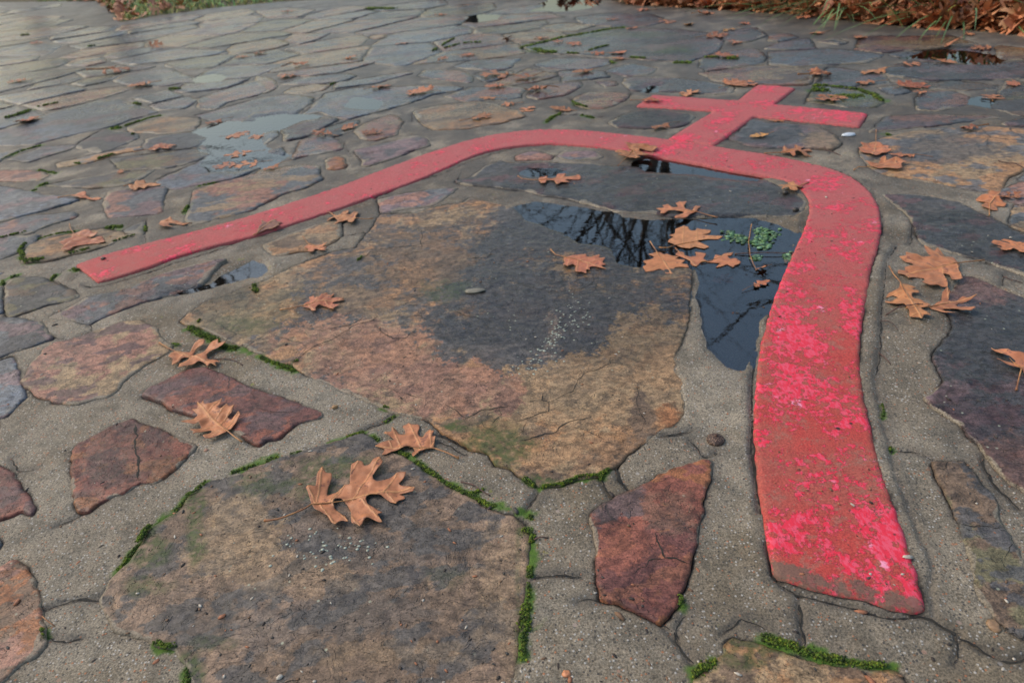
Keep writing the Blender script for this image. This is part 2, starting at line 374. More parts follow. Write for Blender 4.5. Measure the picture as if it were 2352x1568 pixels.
def dips(x, y):
    """how far the paving sinks under each puddle"""
    d = np.zeros(len(x))
    for k, poly in PUDW.items():
        m = .12; bx = (x > poly[:, 0].min()-m) & (x < poly[:, 0].max()+m) & (y > poly[:, 1].min()-m) & (y < poly[:, 1].max()+m)
        if not bx.any(): continue
        xx, yy = x[bx], y[bx]; D = seg_dist(xx, yy, poly); s = np.where(inside(xx, yy, poly), D, -D)
        s = s + .006*fbm(xx, yy, 22, 3, 91)
        e = .010 + .012*min(3, poly[:, 1].mean()-.6)
        d[bx] = np.maximum(d[bx], (.0085 if k != 'main' else .0105)*ss(-e*1.3, e*1.3, s))
    return d
def wetness(x, y):
    """where the paving is still soaked (regions of the terrace)"""
    px, py = proj(x, y); n = fbm(x, y, 7, 4, 5)
    w_ = .35 + .5*n
    for cx, cy, rx, ry, a in WET:
        w_ = np.maximum(w_, a*ss(1.25, .75, np.hypot((px-cx)/rx, (py-cy)/ry) + n*.35))
    w_ = np.maximum(w_, .92*ss(480, 190, py)*(1 + .5*n))
    return np.clip(w_, 0, 1)
WET = [(1700,640,60,260,1.0),(1450,520,330,60,1.0),(1370,640,330,210,1.0),(1500,460,330,90,1.0),(1690,700,110,180,1.0),(2230,560,200,80,.95),(2260,800,150,170,.9),(600,350,160,70,.9),
       (420,690,200,40,.8),(1170,740,200,60,.85),(760,250,250,60,.8),(1500,250,150,40,.7),(700,940,80,50,.4),(300,1050,120,90,.7),(2300,900,160,260,1.0),(2200,600,160,120,1.0)]
def undul(x, y): return .0022*fbm(x, y, 2.3, 2, 3)

# ---------------------------------------------------------------- where moss grows
MS = [ # polyline, half width mm, density, height mm
 (T((1,0,[(1745,1445),(1850,1505),(1960,1550)]),(2,0,[(2060,50),(2150,70),(2250,90)])),8,1.3,7),(T((2,0,[(2300,110)]),(2,1,[(0,135),(50,155),(110,185),(190,215)])),5,1.0,5),(T((2,1,[(220,235),(280,255),(345,285)])),7,1.3,6),(T((2,1,[(330,215),(370,200)])),4,1,4),
 (T((1,0,[(2340,1060),(2350,1110)]),(1,1,[(10,1100),(5,1130)])),6,1,5),
 (T((2,1,[(0,1145),(100,1120),(205,1080)])),6,1.0,3),(T((2,1,[(330,1050),(400,1032)])),3,1,3),(T((2,1,[(660,945),(760,915),(830,900),(900,875),(975,848)])),4,1.2,4),(T((2,1,[(1070,880),(1120,915)])),3,1,3),(T((2,1,[(1170,620),(1205,632)])),2.5,1,3),(T((2,1,[(1210,735),(1290,695)])),3.5,1,3),
 (T((2,1,[(1285,1015),(1380,1055),(1450,1090),(1560,1180),(1700,1290),(1850,1360),(2000,1420),(2150,1510),(2300,1550)]),(3,2,[(60,0),(120,20),(180,60)])),4.2,1.5,4),(T((2,1,[(2000,1400),(2080,1375)])),4,1,3),
 (T((3,2,[(110,190),(160,190)])),7,.8,3),(T((3,2,[(190,230),(170,330),(175,450),(170,590)])),4.0,1.3,5),(T((3,2,[(160,690),(150,820)])),3,1,4),(T((3,2,[(145,900),(140,980),(125,1080)])),8,1.5,7),(T((3,2,[(105,1140),(100,1250),(95,1330)])),5,1.1,5),
 (T((2,2,[(120,1265),(200,1325),(270,1345),(440,1310),(600,1262),(740,1238),(800,1225),(885,1190)])),3.6,1.4,4),(T((2,2,[(810,1225),(820,1245)])),5,1.2,4),
 (T((3,0,[(1640,5),(1570,50),(1500,90),(1440,140),(1390,180),(1320,280)])),5.5,1.5,6),(T((3,0,[(1290,320),(1240,390),(1190,450),(1150,500),(1095,540)])),5,1.2,4),
 (T((2,0,[(1900,1312),(1840,1360),(1780,1410),(1720,1450)])),3.5,1.2,3),(T((2,0,[(1720,1455),(1660,1510),(1610,1560)])),4.5,1.3,5),(T((2,0,[(2150,1200),(2250,1170),(2350,1140)])),4,1.1,3),
 (T((3,0,[(1430,1228),(1500,1243),(1600,1250)])),4.5,1.2,4),(T((3,0,[(1720,1568),(1730,1460)])),5,1,4),(T((3,0,[(425,1090),(430,1140)])),2.5,1,3),(T((2,0,[(1590,35),(1640,40)])),3,1.2,4),
 (T((1,0,[(240,690),(200,760),(200,830),(260,850)])),6,1.1,4),(T((1,0,[(260,845),(330,840),(410,825)])),9,.9,4),(T((1,0,[(990,520),(1110,515)])),12,1.1,6),(T((1,0,[(640,770),(740,745),(830,720)])),4,.8,3),(T((1,0,[(360,630),(500,590),(700,560)])),3.5,.9,3),
 (T((1,0,[(1700,385),(1720,350),(1745,318)])),8,.9,5),(T((1,0,[(350,148),(420,122)])),9,1.1,5),(T((1,0,[(290,188),(320,184)])),5,1,4),(T((1,0,[(340,0),(420,12),(500,22),(510,35)])),6,1,4),(T((1,0,[(110,980),(150,970)])),8,1.1,6),(T((1,0,[(660,915),(710,925)])),7,1.2,6),(T((1,0,[(1040,660),(1120,630),(1240,600)])),4,.9,3),(T((1,0,[(1325,520),(1325,560)])),5,.9,4),(T((1,0,[(1820,150),(2000,110)])),4,.8,3),(T((1,0,[(480,1010),(520,960)])),4,.9,3),(T((1,0,[(0,630),(60,625),(240,578)])),4,.8,3),(T((1,0,[(30,1020),(20,1050)])),5,1,4),(T((1,0,[(1820,1400),(1840,1380)])),4,.8,4),
 (T((1,1,[(940,825),(990,795)])),5,1.1,4),
 (T((0,2,[(100,440),(280,400),(450,350)])),14,1.2,8),(T((0,2,[(450,350),(700,310),(900,270),(1050,255)])),11,1.1,6),(T((0,2,[(180,465),(300,485),(400,490)])),20,1.3,8),(T((0,2,[(500,500),(610,505)])),9,1,5),(T((0,2,[(1080,540),(1220,546)])),10,1,6),(T((0,2,[(1510,580),(1640,580)])),14,1.2,9),(T((0,2,[(1990,545),(2070,545)])),18,1.3,12),(T((0,2,[(700,475),(880,425)])),8,.8,5),(T((0,2,[(1780,540),(1880,540)])),12,.8,4),
 (T((0,3,[(425,840),(530,848)])),20,1.4,12),(T((0,3,[(430,800),(530,800)])),12,1.3,9),(T((0,3,[(540,802),(700,820),(820,828)])),5,1,5),(T((0,3,[(820,830),(900,860),(980,875),(1060,930)])),12,1.2,8),(T((0,3,[(600,900),(700,890),(850,890)])),20,.9,2.5),(T((0,3,[(1080,1235),(1120,1250)])),7,1,5),
 (T((0,2,[(560,945),(620,975),(685,1000)])),6,1,5),(T((0,2,[(320,1130),(370,1080),(440,1050)])),8,1.1,6),(T((0,2,[(640,1065),(750,1095)])),5,1,4),(T((0,2,[(915,570),(940,585)])),8,1,7),
 (T((3,3,[(-60,1160),(0,1205),(80,1215),(150,1230),(300,1280),(500,1320),(700,1365)])),6,1.5,5),(T((3,3,[(700,1370),(800,1385)])),4,1,3),(T((3,3,[(870,1408),(1000,1420),(1150,1425)])),4,1.1,4),(T((3,2,[(1680,1500),(1740,1440),(1790,1400),(1840,1375)])),6,1.2,5),(T((3,2,[(1555,810),(1560,860)])),4,1.3,5),(T((3,2,[(2290,1190),(2350,1220)])),4,1,3),
 (T((2,3,[(1040,585),(1055,640),(1060,700)])),1.6,1.2,3),(T((2,3,[(1132,990),(1135,1020)])),1.6,1.2,3),
 (T((0,0,[(1050,1182),(1095,1178)])),18,1.3,12),(T((0,0,[(1150,1155),(1300,1110),(1400,1080),(1500,1060)])),8,1,5),(T((0,0,[(900,1472),(1035,1432)])),8,1,5),(T((0,0,[(1560,820),(1660,820)])),10,1,7),(T((0,0,[(50,1090),(150,1060),(280,1020)])),20,1.2,9),(T((0,0,[(350,990),(520,955)])),8,.8,5),(T((0,0,[(0,1475),(200,1385),(380,1335)])),7,.9,4),(T((0,0,[(700,1515),(745,1510)])),7,1,6),(T((0,0,[(1220,1240),(1245,1230)])),7,1,6),(T((0,0,[(1220,950),(1290,965)])),6,1,5),(T((0,0,[(820,430),(860,425)])),12,1,7),(T((0,0,[(200,330),(260,328)])),14,1,8),
 (T((0,1,[(1010,88),(1120,85),(1240,92)])),34,1.2,5),(T((0,1,[(690,785),(740,768)])),8,1,6),(T((0,1,[(1610,470),(1660,450)])),10,1,6),(T((0,1,[(1700,425),(1820,360)])),6,.9,5),(T((0,1,[(1720,450),(1900,405),(2060,395)])),6,.9,5),
]

MSW = [(unp(P), hw*.001) for P, hw, den, ht in MS]
def moss_near(x, y, spread=1.0):
    m = np.zeros(len(x)); n = fbm(x, y, 55, 4, 66)
    for Q, hw in MSW:
        r = hw*1.0*spread+.0015; b_ = np.where((x > Q[:, 0].min()-2*r) & (x < Q[:, 0].max()+2*r) & (y > Q[:, 1].min()-2*r) & (y < Q[:, 1].max()+2*r))[0]
        if len(b_): m[b_] = np.maximum(m[b_], ss(1.25, .35, seg_dist(x[b_], y[b_], Q, False)/r+n[b_]*1.8))
    return m
# ---------------------------------------------------------------- flagstones
C = dict(maroon=(.125,.050,.042), char=(.068,.064,.060), umber=(.185,.125,.085), tan=(.27,.185,.105), otan=(.32,.175,.085), slate=(.074,.073,.074), grey=(.115,.118,.122), red=(.205,.072,.048), pink=(.27,.135,.095),
         purp=(.105,.062,.062), brown=(.135,.092,.062), rust=(.26,.105,.045), olive=(.13,.115,.065), plum=(.17,.115,.115), blue=(.13,.145,.165), sand=(.30,.25,.17))
STY = dict(maroon=('maroon','red','purp',.4), lowst=('brown','umber','char',.5), tan=('tan','otan','brown',.5), otan=('otan','tan','grey',.35), slate=('slate','char','purp',.3), grey=('grey','slate','plum',.4), red=('red','maroon','rust',.35),
           pink=('pink','tan','purp',.35), brown=('brown','olive','slate',.55), purp=('purp','plum','slate',.5), rust=('rust','pink','brown',.4), plum=('plum','grey','pink',.45),
           blue=('blue','grey','plum',.4), olive=('olive','tan','grey',.45), mix=('pink','grey','tan',.5), big=('tan','otan','brown',.4))
# soft-edged regions of different stone colour inside the large slabs: cx, cy, rx, ry, colour, strength
PATCH = {
 'big': [(1180,700,430,190,'slate',.92),(1330,560,300,110,'slate',.95),(1000,620,170,90,'brown',.75),(560,690,110,60,'olive',.55),(880,790,190,70,'pink',.6),(1000,880,210,70,'pink',.7),(860,690,140,40,'brown',.6),
         (1330,900,230,110,'tan',.75),(1480,800,140,120,'tan',.6),(1330,1050,230,60,'otan',.6),(1470,950,45,80,'brown',.9),(1160,1010,60,60,'olive',.5),(1270,745,40,120,'grey',.6),(1170,905,60,50,'pink',.6),(1540,960,40,40,'rust',.7)],
 'low': [(560,1250,90,60,'tan',.6),(900,1250,260,60,'char',.5),(800,1420,240,70,'char',.5),(1130,1350,90,150,'tan',.4),(700,1330,120,60,'tan',.3),(900,1500,200,40,'tan',.3)],
 'rightbig': [(2260,800,170,130,'slate',.95),(2200,960,110,90,'purp',.6),(2300,1080,120,80,'pink',.5),(2230,660,130,50,'pink',.5)],
 'keel': [(1420,1160,70,40,'slate',.7),(1540,1170,70,50,'brown',.5),(1440,1250,60,90,'red',.8),(1490,1330,90,50,'maroon',.6)],
 'otop': [(2160,345,120,25,'slate',.75)], 'oval': [(190,560,70,18,'olive',.5)], 'long': [(370,620,60,12,'brown',.6)],
 'crossgrey': [(1900,330,40,20,'tan',.7)],
}
MOSSP = {'big': [(1150,1020,80,50,.8),(560,750,60,20,.5),(1010,560+110,60,30,.5),(1250,1110,150,16,.9),(1045,985,40,16,1)],
         'low': [(600,1120,50,30,.6),(760,1075,110,30,.7),(450,1190,25,90,.9),(340,1265,50,40,.8),(330,1350,60,25,.6),(1040,1330,50,30,.25),(1190,1400,8,200,.4),(430,1540,40,50,.9),(700,1120,80,25,.6),(480,1480,60,20,.4)],
         'mossy': [(1230,118,60,8,1.0),(1400,80,150,8,.6),(1550,118,50,8,.7)], 'mossplate': [(1960,224,60,9,1.2)], 'right4': [(1720,1500,60,50,.7),(1900,1490,250,20,.8)]}
SURF = []      # (poly, height function) of every stone, for things that lie on them
def stone_height(x, y, key, h, tilt, poly, D):
    c = poly.mean(0); z = h + undul(x, y) + tilt[0]*(x-c[0]) + tilt[1]*(y-c[1])
    q = fbm(x, y, 9, 4, 44)*3.2; z = z + .0006*(np.floor(q)+ss(.42, .58, q-np.floor(q))) + .0008*fbm(x, y, 60, 3, 8)
    z = z - dips(x, y)
    r = .0014 + .0008*fbm(x, y, 30, 2, 17)
    t = np.clip(D/r, 0, 1); z = z - .0016*(1-np.sqrt(1-(1-t)**2))
    return z
NST = [0]
def stone(key, sty, poly, label=None, h=None, wet=None, tilt=None, name='flagstone', group=None, world=False, rough=1.0, join=None):
    NST[0] += 1; sd_ = NST[0]; rg = np.random.default_rng(sd_)
    h = rg.uniform(.0015, .0035) if h is None else h*.5
    P = np.asarray(poly) if world else unp(poly, h*.8)
    dist = max(.55, P[:, 1].min()); s = float(np.clip(.0030*(dist/.62)**1.12, .0026, .03))
    if sty == 'big': s = .0026
    O = resample(P, s*1.05)
    if rough: 
        cc = np.roll(O, -1, 0)-np.roll(O, 1, 0); nn = np.stack([cc[:, 1], -cc[:, 0]], -1); nn /= (np.hypot(*nn.T)[:, None]+1e-9)
        amp = .0022*min(3, dist/.7)*rough; sc0 = 60/min(3, dist/.7)
        O = O + nn*(amp*fbm(O[:, 0], O[:, 1], sc0, 3, sd_)*2.0)[:, None]
    O = O if key == 'fill' else smooth(O, 1)
    if len(O) < 10: O = resample(P, s/2)
    x0, y0 = O.min(0); x1, y1 = O.max(0)
    gx, gy = np.meshgrid(np.arange(x0, x1, s), np.arange(y0, y1, s*.87)); gx = gx + (np.arange(len(gx)) % 2)[:, None]*s/2
    gx = gx.ravel()+rg.uniform(-.18, .18, gx.size)*s; gy = gy.ravel()+rg.uniform(-.18, .18, gy.size)*s
    k = inside(gx, gy, O); gx, gy = gx[k], gy[k]; D = seg_dist(gx, gy, O) if len(gx) else np.zeros(0); k = D > s*.6; gx, gy, D = gx[k], gy[k], D[k]
    n = len(O); pts = np.vstack([O, np.c_[gx, gy]])
    vs, es, fs, *_ = delaunay_2d_cdt([Vector(p) for p in pts.tolist()], [(i, (i+1) % n) for i in range(n)], [], 1, 1e-6)
    if len(vs) != len(pts): pts = np.array([tuple(v) for v in vs]); D = None
    else: D = np.r_[np.zeros(n), D]
    if D is None: D = seg_dist(pts[:, 0], pts[:, 1], O)
    F = np.array([f for f in fs if len(f) == 3], np.int32)
    tilt = rg.normal(size=2)*.006 if tilt is None else tilt
    z = stone_height(pts[:, 0], pts[:, 1], key, h, tilt, P, D)
    # skirt
    on = np.where(D < 1e-7)[0]
    a, b_, c_ = pts[F[:, 0]], pts[F[:, 1]], pts[F[:, 2]]
    ar = (b_[:, 0]-a[:, 0])*(c_[:, 1]-a[:, 1])-(b_[:, 1]-a[:, 1])*(c_[:, 0]-a[:, 0]); F[ar < 0] = F[ar < 0][:, ::-1]
    E_ = np.vstack([F[:, [0, 1]], F[:, [1, 2]], F[:, [2, 0]]]); S = set(map(tuple, E_.tolist()))
    be = np.array([e for e in S if (e[1], e[0]) not in S], np.int32)
    m = len(pts); bot = {}; low = []
    for v in np.unique(be): bot[v] = m+len(low); low.append((pts[v, 0]*1.0, pts[v, 1], z[v]-.022))
    SF = []
    for a_, b2 in be: SF += [(a_, bot[a_], bot[b2]), (a_, bot[b2], b2)]
    V = np.vstack([np.c_[pts, z], np.array(low)]); F2 = np.vstack([F, np.array(SF, np.int32)])
    x, y = V[:, 0], V[:, 1]; px, py = proj(x, y)
    c1, c2, c3, am = STY[sty]; c1, c2, c3 = (np.array(C[k]) for k in (c1, c2, c3))
    fs_ = 1/min(3.0, max(1.0, dist/.8)); a1 = fbm(x+sd_, y, 10*fs_, 4, sd_, .6); a2 = fbm(x*.8+y*.3, y*1.3-x*.3, 17*fs_, 4, sd_+7, .6)
    fC = a2 + (am-.4)*.5; wn = fbm(x, y, 13, 5, 77, .65); wl = fbm(x, y, 4.5, 3, 78)
    cP = np.tile(c1, (len(x), 1)); fP = np.full(len(x), -1.0); sP = np.zeros(len(x))
    for q_, (cx, cy, rx, ry, cn, st_) in enumerate(PATCH.get(key, [])):
        f = 1.02-(np.hypot((px-cx)/rx, (py-cy)/ry) + wn*1.0 + wl*1.1) + .75*fbm(x, y, 26, 6, 200+q_, .78); u_ = f > fP; fP[u_] = f[u_]; cP[u_] = C[cn]; sP[u_] = st_
    v_ = rg.uniform(.86, 1.14); n1_ = np.ones((len(x), 1))*v_
    W = wetness(x, y) if wet is None else np.clip(wet + .4*fbm(x, y, 8, 3, 9), 0, 1)
    Dv = np.r_[D, np.zeros(len(low))]; dirt = .30*ss(.0024, .0, Dv + .003*wn); Rm = .007*min(4, dist/.6); sm = ss(Rm, .0, Dv + Rm*1.5*fbm(x, y, 30/min(3, dist/.6), 4, 55))*ss(.06, -.10, fbm(x, y, 6, 3, 31))
    mo = np.zeros(len(x))
    for cx, cy, rx, ry, st_ in MOSSP.get(key, []):
        mo = np.maximum(mo, st_*ss(1.2, .6, np.hypot((px-cx)/rx, (py-cy)/ry) + wn*1.1))
    mo = np.maximum(mo, moss_near(x, y, .8)*.8)
    o = mesh(name, V, F2, M_STONE, None, True, {'cA': n1_*c1, 'cB': n1_*c2, 'cC': n1_*c3, 'cP': cP*v_, 'fB': a1, 'fC': fC, 'fP': fP, 'sP': sP, 'dirt': dirt, 'smear': sm, 'wet': W, 'moss': np.clip(mo, 0, 1)})
    if label: tag(o, label, 'flagstone', group)
    SURF.append((O, h, tilt, P.mean(0)))
    return o

# key, style, outline, label
ST = [
 ('big','big',T((1,0,[(1650,1385),(1700,1335),(1830,1240),(1950,1175),(2110,1130),(2250,1075),(2330,1050)]),(1,1,[(60,1020),(180,960),(330,890),(560,800),(720,740),(850,715),(920,700),(960,640),(1010,580),(1080,500),(1110,430),(1150,395),(1450,390),(1600,340),(1750,310),(1900,290),(1960,245)]),(1,2,[(40,330),(200,330),(400,360),(700,400),(900,440),(1100,520),(1300,560),(1480,640),(1600,740),(1670,850),(1660,1000),(1640,1180),(1635,1350),(1570,1560)]),(2,2,[(1500,130),(1530,290),(1585,350),(1570,490),(1600,560),(1580,690),(1460,800),(1390,795),(1330,860),(1240,920),(1130,985),(960,1130),(880,1180),(800,1220),(600,1270),(430,1320),(260,1340),(120,1270),(0,1180)]),(2,1,[(2200,1120),(2110,1010),(1990,1000),(1900,940),(1810,890),(1700,830),(1560,720),(1350,690),(1260,660),(900,510),(750,450),(660,400),(500,340),(340,250),(330,215),(200,215),(60,120),(0,110)]),(1,0,[(2100,1560),(1960,1500),(1850,1450),(1740,1425)])),
  'largest slab in the paving, tan and orange round a dark wet flaking centre', .0032),
 ('shelf','slate',T((0,1,[(1880,1568)]),(1,1,[(1840,90),(1960,60)]),(0,1,[(2100,1530),(2240,1470)]),(0,2,[(0,1500),(300,1490),(700,1500),(1100,1520),(1300,1500),(1700,1520),(2150,1568)]),(1,2,[(2350,80)]),(1,3,[(120,150),(280,220),(370,290),(340,370),(250,420),(100,420)]),(1,2,[(2200,420),(1900,420),(1500,420),(1300,390),(1000,380),(850,340),(700,310),(500,255),(300,230),(130,190),(0,170)]),(1,1,[(2200,150),(2050,140),(1940,130),(1830,100)])),
  'dark wet slab filling the inside of the red curve above the branch-reflecting puddle', .006),
 ('low','lowst',T((2,1,[(980,850),(1060,880),(1120,920),(1280,1020),(1450,1110),(1560,1190),(1700,1280),(1830,1350),(2000,1430),(2130,1530)]),(3,2,[(20,30),(120,100),(150,160),(180,230),(160,400),(160,600),(150,700),(130,850),(90,950),(80,1100),(75,1300),(50,1450),(20,1568),(0,1750)]),(3,0,[(1780,1750),(1720,1568),(1700,1430),(1640,1350),(1590,1270),(1430,1235),(1350,1190),(1200,1130),(1030,1090),(1000,1020),(920,870),(915,800),(970,690),(1060,560),(1160,470),(1290,300),(1370,160),(1500,80),(1640,0)]),(2,0,[(1720,1450),(1890,1310),(2060,1270),(2200,1230),(2350,1150)]),(2,1,[(200,1080),(400,1030),(650,945),(830,890)])),
  'big brown slab at the bottom with green moss creeping over its left and upper edges', .005),
 ('keel','red',T((2,2,[(710,1568),(800,1500),(980,1400),(1270,1280),(1350,1210),(1560,1130),(1740,1070),(1800,1065),(1845,1110),(1830,1260),(1770,1370),(1755,1568)]),(3,2,[(1730,100),(1690,320),(1640,490),(1600,640),(1560,720),(1530,860),(1460,920),(1360,1000),(1170,920),(940,830),(800,770),(770,500),(760,250),(725,120)])),
  'rust red wedge-shaped stone just left of the lower end of the red strip', .009),
 ('cracked','red',T((2,0,[(1225,700),(1270,740),(1480,800),(1650,880),(1830,950),(1700,1080),(1590,1190),(1500,1260),(1430,1300),(1290,1310),(1150,1400),(1060,1420),(900,1500),(820,1568),(690,1568),(670,1400),(650,1300),(640,1180),(660,1000),(700,950),(860,860),(1060,750)])),
  'shiny dark red stone split by one straight vertical crack', .009),
 ('pinkegg','pink',T((1,0,[(700,1540),(1100,1390),(1290,1370),(1450,1440),(1500,1540)]),(2,0,[(1600,30),(1560,90),(1480,130),(1340,200),(1130,370),(1080,440),(960,510),(860,520),(700,575),(540,565),(430,530),(300,480),(180,370),(230,290),(280,200),(420,60),(500,10)])),
  'rounded pinkish brown stone left of the mossy corner of the largest slab', .008),
 ('redslab','maroon',T((2,0,[(1640,290),(1780,240),(1900,235),(2100,320),(2250,400)]),(2,1,[(0,440),(60,460),(250,510),(480,590),(600,630),(620,680),(580,710),(400,750),(330,790),(230,870),(180,900),(100,900),(40,950)]),(2,0,[(2340,950),(2200,860),(2110,820),(1950,730),(1820,690),(1660,640),(1560,620),(1480,550),(1370,520),(1300,490),(1350,430),(1470,370)])),
  'purplish red oblong stone with an oak leaf lying across its lower left edge', .009),
 ('leftorange','rust',T((3,0,[(-150,560),(0,500),(110,440),(200,440),(250,510),(310,590),(350,680),(370,780),(390,900),(410,1020),(430,1170),(410,1240),(340,1310),(230,1370),(200,1380),(100,1480),(0,1568),(-300,1650),(-400,1000)])),
  'glistening orange stone cut off by the lower left edge of the picture', .008),
 ('leftred','maroon',T((2,0,[(-200,1080),(0,1130),(130,1200),(180,1290),(240,1390),(300,1450),(330,1520),(300,1600),(180,1568),(60,1620),(-200,1700)])),
  'dark red stone at the left picture edge above the glistening orange one', .006),
 ('longbrown','brown',T((2,3,[(1510,1100),(1600,1100),(1800,1095),(1850,1160),(1960,1290),(2100,1450)]),(3,3,[(2130,70),(2280,290),(2350,450),(2500,700),(2550,1100),(2350,1165),(2200,1060),(2090,960),(1980,840),(1920,740),(1890,640),(1860,470),(1790,230),(1740,60)]),(2,3,[(1690,1510),(1640,1430),(1590,1330),(1525,1190)])),
  'narrow olive brown stone tapering down the right side near the bottom of the red strip', .008),
 ('rightbig','purp',T((1,3,[(1780,940),(1950,960),(2100,1040),(2350,1140),(2700,1300)]),(2,3,[(2800,1500),(2550,1480),(2350,1380),(2200,1300),(2060,1140),(2020,1070),(1950,980),(1850,870),(1720,740),(1560,640),(1420,525),(1560,440),(1600,350),(1530,200),(1510,100)]),(1,3,[(1660,1500),(1690,1400),(1650,1300),(1620,1180),(1700,1050)])),
  'large smooth dark slab at the right edge with a notch in its left side', .006),
 ('rightslate','slate',T((1,3,[(1030,210),(1350,205),(1500,230),(1750,280),(1850,330),(1950,390),(2100,450),(2250,540),(2350,590),(2600,700),(2600,1050),(2350,960),(2100,870),(1900,800),(1650,735),(1500,700),(1400,660),(1350,560),(1330,480),(1280,400),(1180,330)])),
  'blackish slab to the right of the bend in the red strip', .006),
 ('otop','otan',T((0,3,[(1080,1260),(1300,1215),(1500,1185),(1700,1170),(2000,1165),(2350,1190),(2650,1220)]),(1,3,[(2650,-80),(2350,-10),(2250,30),(2180,100),(2140,220),(2000,190),(1850,170),(1620,125),(1400,90),(1150,50)]),(0,3,[(980,1568),(900,1510),(850,1430),(830,1350),(930,1310)])),
  'wide orange tan slab right of the cross with clustered leaves at its left end', .006),
 ('right4','tan',T((3,2,[(1600,1700),(1680,1500),(1800,1420),(1860,1340),(1940,1280),(1930,1220),(2050,1130),(2150,1160),(2300,1200)]),(3,3,[(0,1230),(120,1250),(250,1310),(450,1355),(700,1395),(900,1415),(1200,1435),(1290,1568),(1320,1750)])),
  'tan and grey blotched slab with a mossy rim below the red strip', .004),
 ('plank','plum',T((1,0,[(430,1350),(800,1160),(1200,1080),(1500,955),(1800,880),(2000,830),(2100,825),(2000,890),(1870,1030),(1800,1060),(1700,1090),(1550,1140),(1280,1210),(1150,1260),(1000,1320),(820,1400),(600,1360)])),
  'long narrow reddish stone like a plank beneath the left end of the red strip', .009),
 ('tan1','tan',T((1,1,[(65,680),(350,560),(640,460),(790,460),(795,600),(740,640),(640,690),(450,740),(150,790),(110,760)])),
  'small tan stone with fine parallel ridges, just under the left arm of the red strip', .006),
 ('plum1','plum',T((1,1,[(1110,260),(1300,220),(1550,180),(1870,150),(1780,230),(1660,320),(1440,350),(1145,385)])),
  'smooth mauve stone between the red strip and the top of the largest slab', .006),
 ('sq','plum',T((1,0,[(980,200),(1300,150),(1530,140),(1480,380),(1200,410),(1000,430),(950,380),(950,300)])),
  'squarish reddish grey stone left of the leaf-free slab above the red strip', .007),
 ('aboveband','mix',T((1,0,[(1770,180),(2000,110),(2350,30)]),(0,1,[(20,1568),(200,1540),(420,1510),(600,1520)]),(1,1,[(590,20),(610,80),(450,160),(250,220),(100,290),(0,340)]),(1,0,[(2350,360),(2000,440),(1720,510),(1690,480),(1740,320)])),
  'broad grey and tan slab directly above the left arm of the red strip', .006),
 ('oval','tan',T((1,0,[(200,830),(190,780),(240,700),(350,640),(600,580),(850,530),(1000,510),(1250,595),(1100,640),(1000,690),(700,760),(600,790),(420,830),(250,850)])),
  'pointed oval stone rimmed with moss with a rusty leaf lying on it', .006),
 ('ovalbit','grey',T((1,0,[(1125,540),(1330,450),(1330,578),(1120,570)])),
  'small dark triangular stone just right of the moss-rimmed oval one', .006),
 ('l1','plum',T((1,0,[(-200,540),(200,420),(660,370),(720,390),(700,430),(450,500),(300,570),(0,630),(-200,660)])),
  'long mauve stone at the left edge just above the moss-rimmed oval one', .007),
 ('l2','blue',T((1,0,[(-200,130),(0,130),(330,200),(750,260),(600,310),(400,370),(0,470),(-200,520)])),
  'smooth blue-grey triangular slab on the left edge with its point towards a small fallen leaf', .006),
 ('l3','brown',T((1,0,[(400,130),(700,70),(1100,10),(1430,-10),(1350,60),(1150,140),(960,160),(700,160)])),
  'brown sliver-shaped stone above the squarish reddish grey one', .006),
 ('l4','pink',T((1,0,[(-200,0),(200,-10),(400,0),(500,30),(380,90),(150,95),(-200,85)])),
  'pinkish stone at the left edge above the blue-grey triangular slab', .006),
 ('l5','brown',T((1,0,[(30,1060),(150,980),(380,970),(460,1010),(600,1060),(750,1150),(650,1200),(450,1230),(250,1300),(60,1370),(40,1250),(50,1120)])),
  'brown and grey four-sided stone at the left edge below the moss-rimmed oval one', .007),
 ('dark1','purp',T((0,1,[(900,1370),(1200,1310),(1450,1240),(1560,1260),(1610,1330),(1400,1400),(1200,1470),(1000,1530),(950,1520),(980,1470),(930,1430)])),
  'glossy purple brown stone touching the upper side of the red strip left of its crest', .008),
 ('dark2','pink',T((0,1,[(880,1210),(1000,1130),(1250,1045),(1300,1060),(1360,1110),(1340,1150),(1320,1180),(1300,1240),(1100,1290),(960,1270)])),
  'stepped reddish stone with a dark hole in it, above the glossy purple brown one', .007),
 ('ot2','tan',T((0,1,[(1430,1020),(1700,960),(2040,930),(2250,960),(2350,1010)]),(0,2,[(100,1010),(120,1070)]),(0,1,[(2350,1110),(2200,1150),(1900,1190),(1650,1190),(1500,1130)])),
  'long tan slab just above the crest of the red curve', .006),
 ('tinysq','rust',T((0,1,[(630,1470),(740,1425),(820,1440),(840,1540),(700,1560),(630,1540)])),
  'small square rusty stone with a grey spot, above the red strip', .007),
 ('mid1','plum',T((0,1,[(390,1300),(550,1250),(700,1250),(800,1320),(820,1360),(600,1420),(430,1440),(320,1470),(350,1400)])),
  'mauve grey stone beside the small square rusty one', .006),
 ('mid2','purp',T((0,1,[(210,1200),(450,1110),(740,1080),(750,1110),(600,1180),(470,1260),(260,1300)])),
  'black-edged stone sticking out of the right side of the leafy puddle', .008),
 ('wetblue','blue',T((0,1,[(420,1060),(480,1000),(640,850),(900,800),(1300,790),(1700,780),(1920,800),(1850,840),(1650,860),(1500,920),(1200,1010),(850,1100),(700,1080),(600,1030)])),
  'large wet blue-grey slab with a small puddle on it behind the curve', .005),
 ('w2','tan',T((0,1,[(230,860),(330,800),(560,770),(700,780),(640,830),(500,860)])), 'small sandy stone behind the left end of the large wet blue-grey slab', .005),
